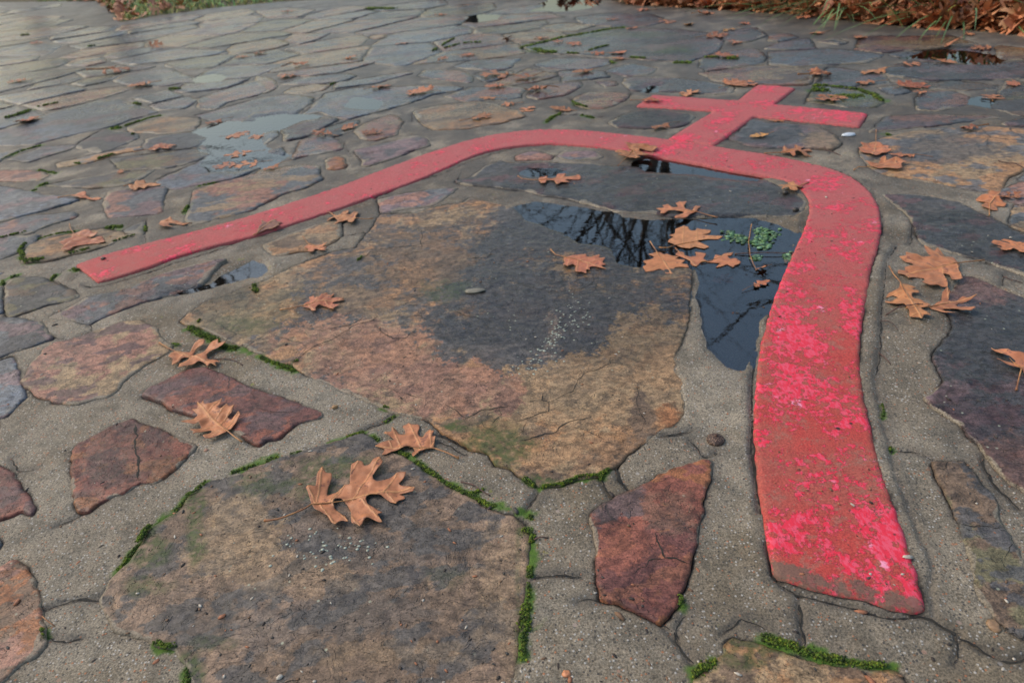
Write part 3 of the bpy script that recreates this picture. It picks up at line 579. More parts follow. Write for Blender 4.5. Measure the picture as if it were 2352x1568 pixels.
 ('w3','grey',T((0,1,[(210,770),(400,720),(850,670),(930,700),(800,750),(600,770),(370,780)])), 'thin grey stone with a black lower edge, behind the wet blue-grey slab', .006),
 ('w4','plum',T((0,1,[(1480,700),(1550,640),(1900,650),(2000,700),(1990,760),(1750,740)])), 'dark mauve stone left of the reddish leaf-strewn one behind the curve', .005),
 ('w5','blue',T((0,1,[(1800,620),(2000,550),(2330,540)]),(0,2,[(100,530),(0,610)]),(0,1,[(2300,640),(2100,650)])), 'slate blue stone behind the reddish leaf-strewn one', .005),
 ('x1','blue',T((0,2,[(210,590),(400,530),(900,540),(920,590),(700,640),(500,650),(250,620)])), 'bluish oblong stone just in front of the mossy-edged slab', .005),
 ('x2','pink',T((0,1,[(2080,780),(2350,700)]),(0,2,[(60,650),(150,620),(400,670),(430,700),(200,760),(0,790)])), 'reddish diamond-shaped stone strewn with pale leaves behind the crest of the curve', .006),
 ('x3','blue',T((0,2,[(850,650),(1100,580),(1350,620),(1250,690),(1050,700)])), 'bluish stone right of the bluish oblong one in front of the mossy-edged slab', .005),
 ('x4','plum',T((0,2,[(120,870),(350,770),(640,740),(650,790),(480,880),(230,910),(130,890)])), 'mauve stone with one leaf on its left half, in front of the reddish diamond-shaped one', .006),
 ('x5','plum',T((0,2,[(760,740),(950,740),(990,780),(850,805)])), 'tiny mauve stone between the mauve stones left of the cross', .005),
 ('x6','pink',T((0,2,[(550,900),(700,840),(1100,850),(1050,920),(880,1000),(700,1000),(600,960)])), 'pinkish pitted stone immediately left of the left arm of the cross', .007),
 ('x7','grey',T((0,2,[(1000,750),(1050,710),(1500,710),(1800,740),(2060,790),(2040,860),(1700,860),(1500,840),(1100,830)])), 'dark slab touching the back of the left arm of the cross', .005),
 ('x8','slate',T((0,2,[(870,1130),(1000,1060),(1200,1005),(1550,1030),(1690,1070),(1650,1130),(1500,1180),(1200,1185),(950,1170)])), 'bluish black slab between the left arm of the cross and the red curve', .006),
 ('x9','plum',T((0,2,[(20,1440),(150,1390),(250,1390),(390,1430),(370,1470),(50,1470)])), 'left of two thin reddish stones lying end to end under the crest of the curve', .006),
 ('x10','plum',T((0,2,[(395,1430),(480,1390),(750,1380),(850,1430),(800,1465),(450,1465)])), 'right of two thin reddish stones lying end to end under the crest of the curve', .006),
 ('mossy','grey',T((0,2,[(100,440),(450,350),(800,290),(1060,260),(1500,265),(1800,295),(1960,380),(1900,470),(1640,570),(1400,560),(1200,548),(900,530),(600,505),(250,490)])),
  'huge grey slab edged with bright moss behind the cross', .006),
 ('crossgrey','grey',T((0,2,[(1980,1270),(2080,1200),(2200,1085)]),(0,3,[(0,1115),(500,1165),(570,1210),(690,1310),(600,1370),(200,1360),(0,1355)]),(0,2,[(2200,1340)])),
  'grey and tan slab between the right arm of the cross and the red curve', .006),
 ('mossplate','olive',T((0,3,[(400,840),(450,790),(600,795),(850,840),(1000,880),(1080,940),(1000,985),(700,980),(350,930)])), 'small stone covered with flat green moss right of the top of the cross', .005),
 ('y1','plum',T((0,3,[(1340,930),(1400,840),(1700,825),(1900,890),(1850,960),(1600,1020),(1370,1005)])), 'mauve half-round stone beside the tiny puddle at the right', .006),
 ('y2','plum',T((0,3,[(920,1210),(1080,1070),(1400,1050),(2000,1055),(2180,1080),(1900,1110),(1400,1170),(1100,1200)])), 'long thin reddish stone behind the wide orange tan slab', .006),
 ('y3','purp',T((0,3,[(2120,1130),(2300,1090),(2700,1080),(2700,1170),(2200,1150)])), 'reddish stone at the right edge behind the wide orange tan slab', .006),
 ('y4','grey',T((0,3,[(1000,800),(1300,780),(1330,850),(1150,880)])), 'small dark stone between the moss-covered stone and the mauve half-round one', .005),
 ('y5','blue',T((0,3,[(0,470),(600,440),(1100,500),(900,580),(300,610),(0,600)])), 'long shiny blue-grey slab behind the top of the cross', .005),
 ('y6','grey',T((0,3,[(430,385),(600,340),(760,380),(700,410)])), 'small pale grey stone near the leaf bed behind the cross', .005),
 ('y7','plum',T((0,3,[(0,310),(200,305),(300,340),(150,380),(0,380)])), 'small mauve stone left of the small pale grey one near the leaf bed', .005),
 ('y8','grey',T((0,3,[(1000,630),(1300,565),(1800,590),(2350,560),(2700,560),(2700,720),(1500,745),(1100,700)])), 'long grey slab in front of the far puddle on the right', .005),
 ('z1','blue',T((0,0,[(-200,1250),(0,1200),(400,1060),(900,920),(1100,910),(1300,970),(1470,1030),(1200,1100),(1000,1170),(700,1230),(300,1330),(0,1340),(-200,1340)])), 'long blue-grey slab at the far left with a red leaf and moss behind it', .006),
 ('z2','tan',T((0,0,[(1150,1170),(1500,1070),(1850,1080),(1810,1200),(1500,1230),(1200,1210)])), 'tan stone at the left end of the leafy puddle', .006),
 ('z3','otan',T((0,0,[(500,1500),(1000,1385),(1300,1330),(1330,1370),(1100,1410),(800,1500),(550,1540)])), 'orange tan sliver of stone left of the leafy puddle', .006),
 ('z4','grey',T((0,0,[(50,1470),(400,1340),(700,1320),(720,1340),(500,1420),(250,1490)])), 'small grey stone in front of the long blue-grey slab at the far left', .005),
 ('z5','blue',T((0,0,[(1200,900),(1550,820),(1700,880),(1400,950)])), 'small bluish stone right of the tip of the long blue-grey slab', .006),
 ('z6','blue',T((0,0,[(1020,740),(1200,670),(1550,620),(1780,710),(1810,740),(1450,800),(1150,775)])), 'bluish slab just left of the small puddle at the upper left', .006),
 ('z7','slate',T((0,0,[(-200,730),(0,700),(400,650),(800,625),(620,690),(400,750),(0,850),(-200,880)])), 'dark slate slab at the left edge with a leaf in front of its black edge', .008),
 ('z8','blue',T((0,0,[(-200,480),(0,440),(300,390),(600,400),(450,500),(0,520),(-200,540)])), 'blue-grey slab at the far upper left edge', .006),
 ('z9','plum',T((0,0,[(590,600),(700,530),(960,520),(980,570),(800,610)])), 'mauve stone in the middle of the far left paving', .006),
 ('z10','blue',T((0,0,[(1000,560),(1300,500),(1600,440),(2100,460),(2000,500),(1600,560),(1200,600)])), 'long bluish stone behind the small puddle at the upper left', .006),
 ('z11','plum',T((0,0,[(1820,900),(2000,840),(2350,740)]),(0,1,[(80,770),(120,830),(0,880)]),(0,0,[(2100,940),(2000,1000),(1800,1000)])), 'mauve grey stone right below the small puddle at the upper left', .006),
 ('z12','pink',T((0,1,[(0,700),(160,720),(210,800),(80,860),(-80,850)])), 'pinkish stone left of the thin grey one with a black lower edge', .006),
 ('f1','plum',T((0,1,[(-10,100),(300,70),(560,90),(400,160),(100,165)])), 'mauve shiny slab far back left of the yellow-green moss patch', .006),
 ('f2','plum',T((0,1,[(250,370),(350,310),(700,300),(560,370),(400,410)])), 'mauve stone with a jagged dark lower edge in the far left centre', .008),
 ('f3','tan',T((0,1,[(1030,340),(1110,315),(1210,320),(1180,350),(1080,360)])), 'small yellowish stone in the middle of the far paving', .005),
 ('f4','sand',T((0,2,[(260,260),(350,220),(560,210),(780,240),(600,290),(380,290)]),) if False else T((0,2,[(260,260),(350,220),(560,210),(780,240),(600,290),(380,290)])), 'sandy oval stone just behind the left end of the mossy-edged slab', .005),
]
STY['sand'] = ('sand','tan','grey',.3)
for e in ST:
    key, sty, poly, lab, h = e
    tl = (0, .05) if key == 'plank' else None
    stone(key, sty, poly, lab, h, tilt=np.array(tl) if tl else None)

# ---------------------------------------------------------------- the raised red strip and cross
OUTER = np.array([(172,607),(250,580),(325,559),(475,522),(587,491),(688,459),(775,429),(870,391),(963,357),(1038,332),(1113,312),(1175,303),(1226,298),(1288,297),(1351,300),(1451,310),(1538,319),(1646,335),(1763,352),(1851,370),(1926,391),(1965,409),(1999,437),(2019,472),(2026,517),(2021,556),(2001,617),(1989,692),(1976,782),(1974,850),(1989,934),(2008,1010),(2026,1084),(2059,1174),(2099,1283),(2131,1402)], float)
INNER = np.array([(225,648),(300,628),(400,590),(475,567),(587,540),(650,519),(738,491),(800,469),(863,447),(938,421),(1013,390),(1063,366),(1113,347),(1176,335),(1238,330),(1276,329),(1351,334),(1413,341),(1508,357),(1601,373),(1676,389),(1764,402),(1812,414),(1843,433),(1858,455),(1861,484),(1849,522),(1829,564),(1809,607),(1785,665),(1764,729),(1743,810),(1734,900),(1730,984),(1738,1080),(1751,1176),(1762,1240),(1779,1316)], float)
END = np.array([(1779,1316),(1830,1338),(1900,1357),(1990,1374),(2060,1398),(2131,1402)], float)
ZB = .0055
def rnd_open(P, k):  # smooth dense polyline in world space
    W = unp(P, ZB); return smooth(resample(W, .02, False), k, False)
wo_, wi_ = rnd_open(OUTER, 3), rnd_open(INNER, 3)
band = np.vstack([wo_, unp(END[::-1][1:-1], ZB), wi_[::-1]])
cross = unp(np.array([(1738,194),(1696,228),(1676,229),(1498,217),(1461,243),(1638,254),(1533,318),(1640,333.5),(1733,266),(1975,290),(1994,259),(1779,238),(1828,202),(1780,196)], float), ZB)
def slab(name, poly, s, label, cat, jag=.0014, r=.0032, zt=ZB, isband=False):
    O = resample(poly, s); cc = np.roll(O, -1, 0)-np.roll(O, 1, 0); nn = np.stack([cc[:, 1], -cc[:, 0]], -1); nn /= np.hypot(*nn.T)[:, None]+1e-9
    O = O + nn*(jag*2*fbm(O[:, 0], O[:, 1], 70, 3, 3))[:, None]; O = smooth(O, 1)
    x0, y0 = O.min(0); x1, y1 = O.max(0)
    gx, gy = np.meshgrid(np.arange(x0, x1, s), np.arange(y0, y1, s*.87)); gx = gx+(np.arange(len(gx)) % 2)[:, None]*s/2
    gx, gy = gx.ravel()+RNG.uniform(-.15, .15, gx.size)*s, gy.ravel()+RNG.uniform(-.15, .15, gx.size)*s
    k = inside(gx, gy, O); gx, gy = gx[k], gy[k]; D = seg_dist(gx, gy, O); k = D > s*.6; gx, gy, D = gx[k], gy[k], D[k]
    pts = np.vstack([O, np.c_[gx, gy]]); n = len(O)
    vs, es, fs, *_ = delaunay_2d_cdt([Vector(p) for p in pts.tolist()], [(i, (i+1) % n) for i in range(n)], [], 1, 1e-6)
    pts = np.array([tuple(v) for v in vs]); D = seg_dist(pts[:, 0], pts[:, 1], O)
    F = np.array([f for f in fs if len(f) == 3], np.int32); a, b_, c_ = pts[F[:, 0]], pts[F[:, 1]], pts[F[:, 2]]
    ar = (b_[:, 0]-a[:, 0])*(c_[:, 1]-a[:, 1])-(b_[:, 1]-a[:, 1])*(c_[:, 0]-a[:, 0]); F[ar < 0] = F[ar < 0][:, ::-1]
    x, y = pts.T; t = np.clip(D/(r*(1+.4*fbm(x, y, 25, 2, 5))), 0, 1)
    z = zt + undul(x, y) - r*.75*(1-np.sqrt(1-(1-t)**2)) + .0007*fbm(x, y, 18, 4, 6) + .0004*fbm(x, y, 90, 2, 8)
    E_ = np.vstack([F[:, [0, 1]], F[:, [1, 2]], F[:, [2, 0]]]); S = set(map(tuple, E_.tolist())); be = [e for e in S if (e[1], e[0]) not in S]
    m = len(pts); bot = {}; low = []
    for v in sorted({i for e in be for i in e}): bot[v] = m+len(low); low.append((pts[v, 0], pts[v, 1], z[v]-.03))
    SF = [q for a_, b2 in be for q in ((a_, bot[a_], bot[b2]), (a_, bot[b2], b2))]
    V = np.vstack([np.c_[pts, z], np.array(low)]); F = np.vstack([F, np.array(SF, np.int32)])
    x, y = V[:, 0], V[:, 1]; px, py = proj(x, y); wn = fbm(x, y, 8, 4, 12)
    fl = np.full(len(x), -.35)
    if isband:
        for cx, cy, rx, ry, q in [(1810,700,70,110,.95),(1830,850,80,120,1.1),(1890,905,90,60,1.1),(1955,720,30,60,1.2),(1930,960,50,60,.4),(1850,1240,90,60,1.2),(2000,1180,60,60,.9),(2040,1250,50,90,1.1),
              (1940,1320,130,60,.9),(1900,1080,90,60,.5),(1570,345,60,22,.6),(1780,380,110,20,.4),(1900,420,60,25,.7),(1850,575,22,60,1.0),(1950,540,60,90,.35),(980,465,160,30,-.2),(400,575,110,22,.15),(1750,900,40,200,.5),(2090,1350,40,50,1.1),(1300,310,100,14,-.1),(1830,1100,80,60,.35)]:
            fl = np.maximum(fl, (q*1.0+.35)*ss(1.4, .5, np.hypot((px-cx)/rx, (py-cy)/ry)+.5*wn)-.35)
    else:
        for cx, cy, rx, ry, q in [(1770,200,70,14,.35),(1900,266,110,20,.8),(1480,232,50,14,.3),(1660,290,60,30,.2),(1560,320,50,14,.6),(1740,245,80,14,.1)]:
            fl = np.maximum(fl, (q+.35)*ss(1.4, .5, np.hypot((px-cx)/rx, (py-cy)/ry)+.5*wn)-.35)
    Dv = np.r_[D, np.zeros(len(low))]; ed = ss(.007, 0, Dv)*.55
    if isband: ed = np.maximum(ed, ss(60, 5, np.abs(py-(1316+(px-1779)*.245))-0)*ss(1700, 1760, px)*ss(1270, 1300, py)*.75)
    if isband: ed = np.where(py < 700, ed*.75, ed)
    o = mesh(name, V, F, M_PAINT, None, True, {'flake': fl, 'edge': ed, 'pink': ss(900, 350, py)}); tag(o, label, cat); SURF.append((O, zt, (0, 0), poly.mean(0))); return o
slab('painted_strip', band, .0042, 'raised strip of concrete with peeling red paint, bent like a hook across the paving', 'painted strip', isband=True)
slab('painted_cross', cross, .006, 'flat red-painted concrete cross joined to the top of the bend in the strip', 'painted cross', r=.005)

# ---------------------------------------------------------------- small filler flagstones of the far paving
def clip(poly, a, b, c):
    """keep a*x+b*y<=c"""
    out = []
    for i in range(len(poly)):
        p, q = poly[i], poly[(i+1) % len(poly)]; dp = a*p[0]+b*p[1]-c; dq = a*q[0]+b*q[1]-c
        if dp <= 0: out.append(p)
        if dp*dq < 0: t = dp/(dp-dq); out.append((p[0]+t*(q[0]-p[0]), p[1]+t*(q[1]-p[1])))
    return out
EDGE_FAR = np.vstack([unp([(-900,14),(-400,6),(-100,4),(60,5),(230,2),(262,25),(278,50),(350,38),(480,20),(640,4),(900,-8),(1250,-6),(1400,-2),(1440,8),(1560,14),(1700,22),(1800,28),(1900,40),(2000,50),(2120,62),(2230,64),(2360,80),(2800,110),(3600,200)])])
def far_y(x):
    P = EDGE_FAR; o = np.argsort(P[:, 0]); return np.interp(x, P[o, 0], P[o, 1])
taken = [q[0] for q in SURF]; bandO = SURF[-2][0]; crossO = SURF[-1][0]
samples = [resample(p, .06) for p in taken]
seeds = []
def blocked(x, y, m):
    for p in taken:
        if x < p[:, 0].min()-m or x > p[:, 0].max()+m or y < p[:, 1].min()-m or y > p[:, 1].max()+m: continue
        if inside(np.array([x]), np.array([y]), p)[0] or seg_dist(np.array([x]), np.array([y]), p)[0] < m: return True
    return False
rg = random.Random(3); tries = 0
while tries < 26000:
    tries += 1
    y = .5*(30)**(rg.random()); x = rg.uniform(-1.3, 1.3)*y*1.05 + .0
    if y > far_y(x)-.03: continue
    px, py = proj(np.array(x), np.array(y)); 
    if not (-700 < px < 3100): continue
    infr = -60 < px < 2420 and py < 1600
    if infr and py > (235 if px > 900 else 400 if px > 520 else 700): continue
    if infr and px > 1900 and py > 230: continue
    if 1440 < px < 2010 and 185 < py < 340: continue
    rad = (.11 + .042*min(y, 6))*rg.uniform(.7, 1.7)
    if blocked(x, y, .035+.006*y): continue
    if any((x-a)**2+((y-b)*1.35)**2 < (max(r, rad)*1.0)**2 for a, b, r in seeds): continue
    seeds.append((x, y, rad))
allpts = np.vstack([np.array([(a, b) for a, b, r in seeds])]+samples); ns = len(seeds)
fill_in, fill_out = [], []
for i, (x, y, r) in enumerate(seeds):
    R = r*1.9; poly = [(x-R, y-R*.75), (x+R, y-R*.75), (x+R, y+R*.75), (x-R, y+R*.75)]
    d2 = (allpts[:, 0]-x)**2+(allpts[:, 1]-y)**2; near = np.argsort(d2)[1:50]
    gap = .0015+.0020*y**.5*rg.uniform(.1, 2.0)
    for j in near:
        qx, qy = allpts[j]; d = math.sqrt(d2[j])
        if d > 2.2*R or d < 1e-6: continue
        a, b = (qx-x)/d, (qy-y)/d
        off = d/2-gap if j < ns else d-gap*2.0
        poly = clip(poly, a, b, a*x+b*y+off)
        if len(poly) < 3: break
    if len(poly) < 3: continue
    poly = np.array(poly); A = .5*abs(np.dot(poly[:, 0], np.roll(poly[:, 1], 1))-np.dot(poly[:, 1], np.roll(poly[:, 0], 1)))
    if A < .0022*y: continue
    if (poly[:, 1] > far_y(poly[:, 0])).any(): continue
    q = poly*1.0; q = resample(q, math.sqrt(A)*.06)
    px, py = proj(poly[:, 0], poly[:, 1]); vis = (px.max() > 0) & (px.min() < 2352) & (py.max() > 0) & (py.min() < 1568)
    st_ = rg.choices(['blue','plum','grey','tan','pink','mix','brown','slate'], [5,5,5,1.2,1,1.6,2,2.5])[0]
    (fill_in if vis else fill_out).append((q, st_))
for q, st_ in fill_in[:300]:
    stone('fill', st_, q, 'small wet flagstone of the far paving, one of many flat pieces set in mortar', world=True, group='small flagstones of the far paving', rough=.8)
NF = len(fill_in)
for q, st_ in (fill_out+fill_in[300:]):
    stone('fill', st_, q, world=True, name='outer', rough=.6)
outs = [o for o in COL.objects if o.type == 'MESH' and o.name.startswith('outer')]
if outs:
    with bpy.context.temp_override(active_object=outs[0], selected_editable_objects=outs, selected_objects=outs):
        bpy.ops.object.join()
    outs[0].name = 'surrounding_paving'; outs[0]['kind'] = 'structure'
print('filler stones', NF, len(fill_out))

# ---------------------------------------------------------------- cracks: polylines
CR = {  # mortar cracks: (polyline, half width in mm)
 'm': [
 (T((1,3,[(1180,690),(1150,740),(1100,800),(1080,900),(1060,1100),(1040,1300),(1035,1500)]),(2,3,[(1035,20),(1020,180),(980,330),(990,450),(1030,600),(1060,740),(1080,850),(1130,950),(1140,1100),(1180,1280),(1260,1450),(1290,1560)]),(3,3,[(1340,100),(1420,300),(1500,450),(1510,600),(1480,700),(1500,830),(1520,960)])),1.3),
 (T((3,3,[(0,300),(30,450),(50,560),(90,660),(250,740),(450,800),(700,860),(950,940),(1100,980),(1250,985),(1400,950),(1500,990),(1600,1040),(1700,1110),(1770,1110)])),1.9),
 (T((3,3,[(1740,1150),(1850,1185),(1930,1220),(2000,1280),(2150,1355),(2280,1375),(2400,1320)])),1.3),
 (T((3,3,[(1730,1130),(1750,1280),(1750,1330),(1700,1390)])),1.0),
 (T((3,3,[(280,760),(300,900),(305,1030),(330,1150),(325,1230)])),1.3),
 (T((3,2,[(210,600),(400,590),(500,580),(640,600)])),1.4),
 (T((3,2,[(600,830),(700,800),(800,805)])),1.0),
 (T((3,2,[(1360,1000),(1480,1090),(1520,1200),(1560,1280),(1660,1380)])),1.2),
 (T((3,2,[(1600,940),(1530,1020),(1510,1120),(1520,1180)])),.9),
 (T((3,2,[(1930,1110),(2020,1040),(2100,980),(2200,1000),(2330,1070)])),1.0),
 (T((2,2,[(250,1380),(180,1480),(120,1568)])),1.5),(T((2,2,[(820,1250),(850,1330),(910,1420)])),1.6),(T((2,2,[(960,1130),(980,1260),(1040,1330),(1090,1360)])),2.0),
 (T((2,2,[(1380,870),(1440,860),(1530,855),(1650,820)])),1.6),(T((2,2,[(1630,900),(1720,990),(1740,1060),(1870,1050),(1890,1020)])),1.2),
 (T((3,0,[(400,900),(560,850),(740,800),(800,815),(910,810)])),1.4),
 (T((2,1,[(960,840),(1060,790),(1200,740),(1270,690)])),1.8),(T((2,1,[(1650,850),(1800,900),(1960,985)])),1.5),(T((2,1,[(1680,920),(1770,950),(1860,1010),(1940,1040)])),1.2),
 (T((2,2,[(2240,100),(2215,300),(2200,560),(2210,800),(2190,1000),(2230,1200),(2260,1400),(2285,1568)])),2.0),
 (T((1,3,[(340,400),(300,560),(250,720),(170,880),(90,1050),(40,1180),(0,1300)])),1.6),
 (T((1,0,[(760,1060),(830,1085),(980,1060),(1100,1020),(1300,960),(1600,850),(1850,780),(2100,690),(2350,590)])),1.6),
 (T((1,1,[(0,605),(250,518),(640,400),(850,312),(1050,240),(1090,250),(1180,220),(1250,190),(1380,130),(1540,80),(1700,40),(1780,0)])),1.7),
 (T((0,1,[(1780,1568),(1950,1490),(2150,1425),(2350,1370)])),1.3),
 (T((1,3,[(960,190),(1010,300),(1050,430),(1050,600)])),1.8),
 (T((1,3,[(1130,290),(1250,380),(1320,450),(1330,560),(1300,680)])),1.3),(T((1,3,[(2170,950),(2150,1050)])),1.1),
 (T((2,3,[(1140,1010),(1290,1015),(1450,1060),(1510,1100)])),1.0),(T((2,3,[(1970,1070),(1980,1150),(2060,1290),(2140,1400),(2220,1440),(2300,1540)])),1.4),
 (T((1,0,[(820,1400),(850,1470),(700,1540)])),1.2),(T((1,0,[(50,1480),(220,1530),(420,1500),(640,1568)])),1.0),
 (T((1,0,[(740,385),(950,370)])),1.2),(T((1,0,[(1340,430),(1330,560),(1330,660)])),1.6),(T((1,0,[(330,1000),(480,1010),(600,1060),(740,1150)])),1.4),
 (T((1,0,[(470,1010),(560,930),(640,860)])),1.2),(T((1,0,[(650,1020),(720,960)])),1.2),
 (T((1,0,[(40,1050),(40,1200),(45,1370)])),2.2),(T((1,0,[(50,1375),(250,1300),(450,1235)])),1.6),
 (T((3,0,[(430,1150),(600,1200),(760,1150)])),1.1),(T((2,0,[(100,1080),(150,1180),(230,1190),(340,1170)])),1.2),(T((3,0,[(520,140),(600,110),(680,70),(780,10)])),1.3),
 (T((0,2,[(320,1130),(400,1060),(500,1060),(650,1060),(750,1090),(860,1070)])),1.8),(T((0,2,[(530,900),(600,960),(700,1010)])),2.2),(T((0,2,[(0,800),(50,860),(100,900)])),1.8),
 (T((0,2,[(860,1000),(960,970),(1050,900),(1100,850)])),2.2),(T((0,1,[(1330,1040),(1430,1060),(1440,1120)])),1.6),(T((0,1,[(800,1290),(850,1390),(880,1440)])),1.6),
 (T((1,1,[(800,460),(795,600)])),1.4),(T((1,1,[(1095,240),(1145,385)])),1.6),(T((1,1,[(800,600),(900,580),(1000,560),(1000,620),(940,690)])),1.4),
 (T((0,3,[(690,1300),(560,1410)])),1.5),(T((0,3,[(340,960),(350,900),(420,800)])),2.),
 ],
 's': [
 (T((2,1,[(340,225),(500,90),(700,0)]),(1,1,[(760,1540),(900,1440),(1080,1390),(1120,1340)])),1.1),
 (T((2,2,[(0,740),(80,740),(150,710),(210,680),(340,650),(340,560),(280,540),(280,470)])),1.0),
 (T((2,2,[(80,930),(180,890),(400,840),(440,790),(530,750),(620,720),(740,700)])),1.1),
 (T((2,2,[(340,560),(500,480),(570,460),(600,370),(660,290),(800,260),(900,200),(910,150)])),.55),
 (T((2,2,[(550,790),(700,830),(840,910)])),.6),(T((2,1,[(2350,600),(2200,620),(2080,650),(1980,700),(1940,720),(1830,650),(1740,600)])),.8),
 (T((2,1,[(2060,720),(2110,800),(2230,860)])),.6),(T((2,1,[(1200,430),(1330,490),(1480,520),(1560,550)])),.6),(T((2,2,[(130,740),(100,870)])),.6),(T((2,1,[(2230,620),(2250,690),(2180,770)])),.6),
 (T((1,1,[(600,1490),(760,1450),(870,1440),(990,1370),(980,1340)])),.8),(T((1,1,[(1100,1430),(1180,1510),(1260,1560),(1380,1550),(1470,1470)])),1.0),
 (T((1,1,[(940,830),(1040,760),(1150,720),(1380,695),(1500,700)])),1.2),(T((1,1,[(1350,790),(1450,745),(1640,735)])),.8),(T((1,1,[(1930,800),(2130,790),(2170,740),(2300,700)])),1.2),
 (T((1,1,[(1200,1180),(1370,1175),(1500,1150),(1580,1145)])),.7),(T((1,1,[(1770,1310),(1850,1310),(1950,1350),(2120,1370)])),.9),(T((1,1,[(1330,1360),(1500,1340),(1550,1380)])),1.0),
 (T((1,2,[(750,925),(740,1000),(700,1060),(600,1090),(520,1100)])),.8),(T((1,2,[(0,1030),(80,1040),(250,1100),(500,1130)])),.7),(T((1,2,[(0,810),(80,800),(180,735),(360,750)])),.8),
 (T((3,2,[(1310,220),(1330,310),(1390,400),(1400,440),(1500,450),(1640,500)])),1.5),(T((3,2,[(1130,590),(1170,530),(1230,520),(1270,465),(1400,465)])),.8),(T((3,2,[(1040,175),(1170,200)])),.6),
 (T((2,0,[(1240,780),(1260,860),(1250,1000),(1280,1100),(1285,1290)])),1.9),(T((2,0,[(1100,775),(1150,810),(1235,785)])),1.0),
 (T((3,3,[(1760,130),(1850,160),(2000,150),(2090,180),(2110,150)])),.7),(T((2,3,[(1520,1195),(1610,1205),(1650,1140)])),.8),(T((3,3,[(2230,310),(2170,420),(2160,470)])),.5),
 (T((1,1,[(1520,540),(1520,720)])),1.0),(T((2,2,[(1160,390),(1150,600),(1220,740),(1200,800)])),.5),(T((1,2,[(1300,215),(1350,180),(1430,150)])),.6),
 (T((2,0,[(1950,490),(2000,510),(2050,500)])),.6),(T((2,1,[(0,630),(150,670),(300,680),(380,650)])),.6)],
}
def top_z(x, y):
    """surface height of whatever is at (x, y)"""
    X, Y = np.atleast_1d(x), np.atleast_1d(y); z = mortar_z(X, Y)
    for O, h, tl, c in SURF:
        bb = (X > O[:, 0].min()) & (X < O[:, 0].max()) & (Y > O[:, 1].min()) & (Y < O[:, 1].max())
        if not bb.any(): continue
        k = np.where(bb)[0][inside(X[bb], Y[bb], O)]
        if len(k): z[k] = stone_height(X[k], Y[k], '', h, tl, c[None], np.full(len(k), 1.0))
    return z
def mortar_z(x, y): return .0030*fbm(x, y, 7, 4, 21) + .0010*fbm(x, y, 40, 3, 22) + undul(x, y) - dips(x, y)*.9 + .0005
def ribbon(bag, P, hw, z_fn, closed=False, jag=1.6):
    Q = unp(P); L = np.hypot(*np.diff(Q, axis=0).T).sum(); dist = max(.55, Q[:, 1].mean()); s = .0035*dist/.6
    Q = resample(Q, s, False); n = len(Q)
    t = np.gradient(Q, axis=0); nn = np.stack([t[:, 1], -t[:, 0]], -1); nn /= np.hypot(*nn.T)[:, None]+1e-9
    Q = Q + nn*(jag*.001*min(2.5, dist/.6)*2.2*fbm(Q[:, 0], Q[:, 1], 90/min(3, dist/.6), 3, int(P[0, 0])))[:, None]
    w_ = hw*.001*(.35+.9*np.abs(fbm(Q[:, 0], Q[:, 1], 45, 3, 61))*2.2)*np.minimum(1, np.minimum(np.arange(n)+1, n-np.arange(n))/4.0)
    A = Q+nn*w_[:, None]; B = Q-nn*w_[:, None]; zc = z_fn(Q[:, 0], Q[:, 1])
    V = [(*A[i], zc[i]+.0003) for i in range(n)]+[(*Q[i], zc[i]+.0005) for i in range(n)]+[(*B[i], zc[i]+.0003) for i in range(n)]
    F = [f for i in range(n-1) for f in ((i, i+1, n+i+1, n+i), (n+i, n+i+1, 2*n+i+1, 2*n+i))]
    bag.add(V, F)
crackbag = Bag()
def mz(x, y): return top_z(x, y)
for P, hw in CR['s']: ribbon(crackbag, P, hw*.85, mz)

# ---------------------------------------------------------------- mortar bed
NR, NC = 900, 760
g = np.linspace(0, 1, NR); rowy = .21*(14.0/.21)**(g**1.1)
u = np.linspace(-1, 1, NC); X = np.empty((NR, NC)); Y = np.empty((NR, NC))
for i, yy in enumerate(rowy):
    hw = .50+1.28*yy; X[i] = u*hw - .03*yy; Y[i] = yy
X = X + RNG.uniform(-.3, .3, X.shape)*(np.gradient(X, axis=1)); X, Y = X.ravel(), Y.ravel()
Y = Y + fbm(X, Y, 60, 1, 2)*.0006
z = mortar_z(X, Y)+.0006; joint = np.zeros(len(X)); stain = np.zeros(len(X)); res = .0035*np.maximum(1, Y/.7)
grid_ok = np.ones(len(X), bool)
dmin = np.full(len(X), 9.0); ins = np.zeros(len(X), bool)
for O, h, tl, c in SURF:
    m = .03; bb = np.where((X > O[:, 0].min()-m) & (X < O[:, 0].max()+m) & (Y > O[:, 1].min()-m) & (Y < O[:, 1].max()+m))[0]
    if not len(bb): continue
    D = seg_dist(X[bb], Y[bb], O); I = inside(X[bb], Y[bb], O); ins[bb] |= I; dmin[bb] = np.minimum(dmin[bb], np.where(I, -D, D))
gapn = fbm(X, Y, 6, 3, 31)
depth = ss(.0045, .0, dmin)*ss(-.05, .16, gapn)*.0018
z = z - depth - ss(.0, -.012, dmin)*.014
joint = np.maximum(joint, ss(.0030, .0008, dmin+.0018*fbm(X, Y, 80, 2, 4))*ss(-.10, .06, gapn)*np.clip(1.3-.12*Y, .3, 1))
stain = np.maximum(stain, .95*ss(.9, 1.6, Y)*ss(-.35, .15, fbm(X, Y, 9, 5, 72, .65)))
stain = np.maximum(stain, ss(.010, .0, dmin+.012*fbm(X, Y, 26, 4, 14))*.45*ss(-.1, .3, fbm(X, Y, 5, 3, 71)))
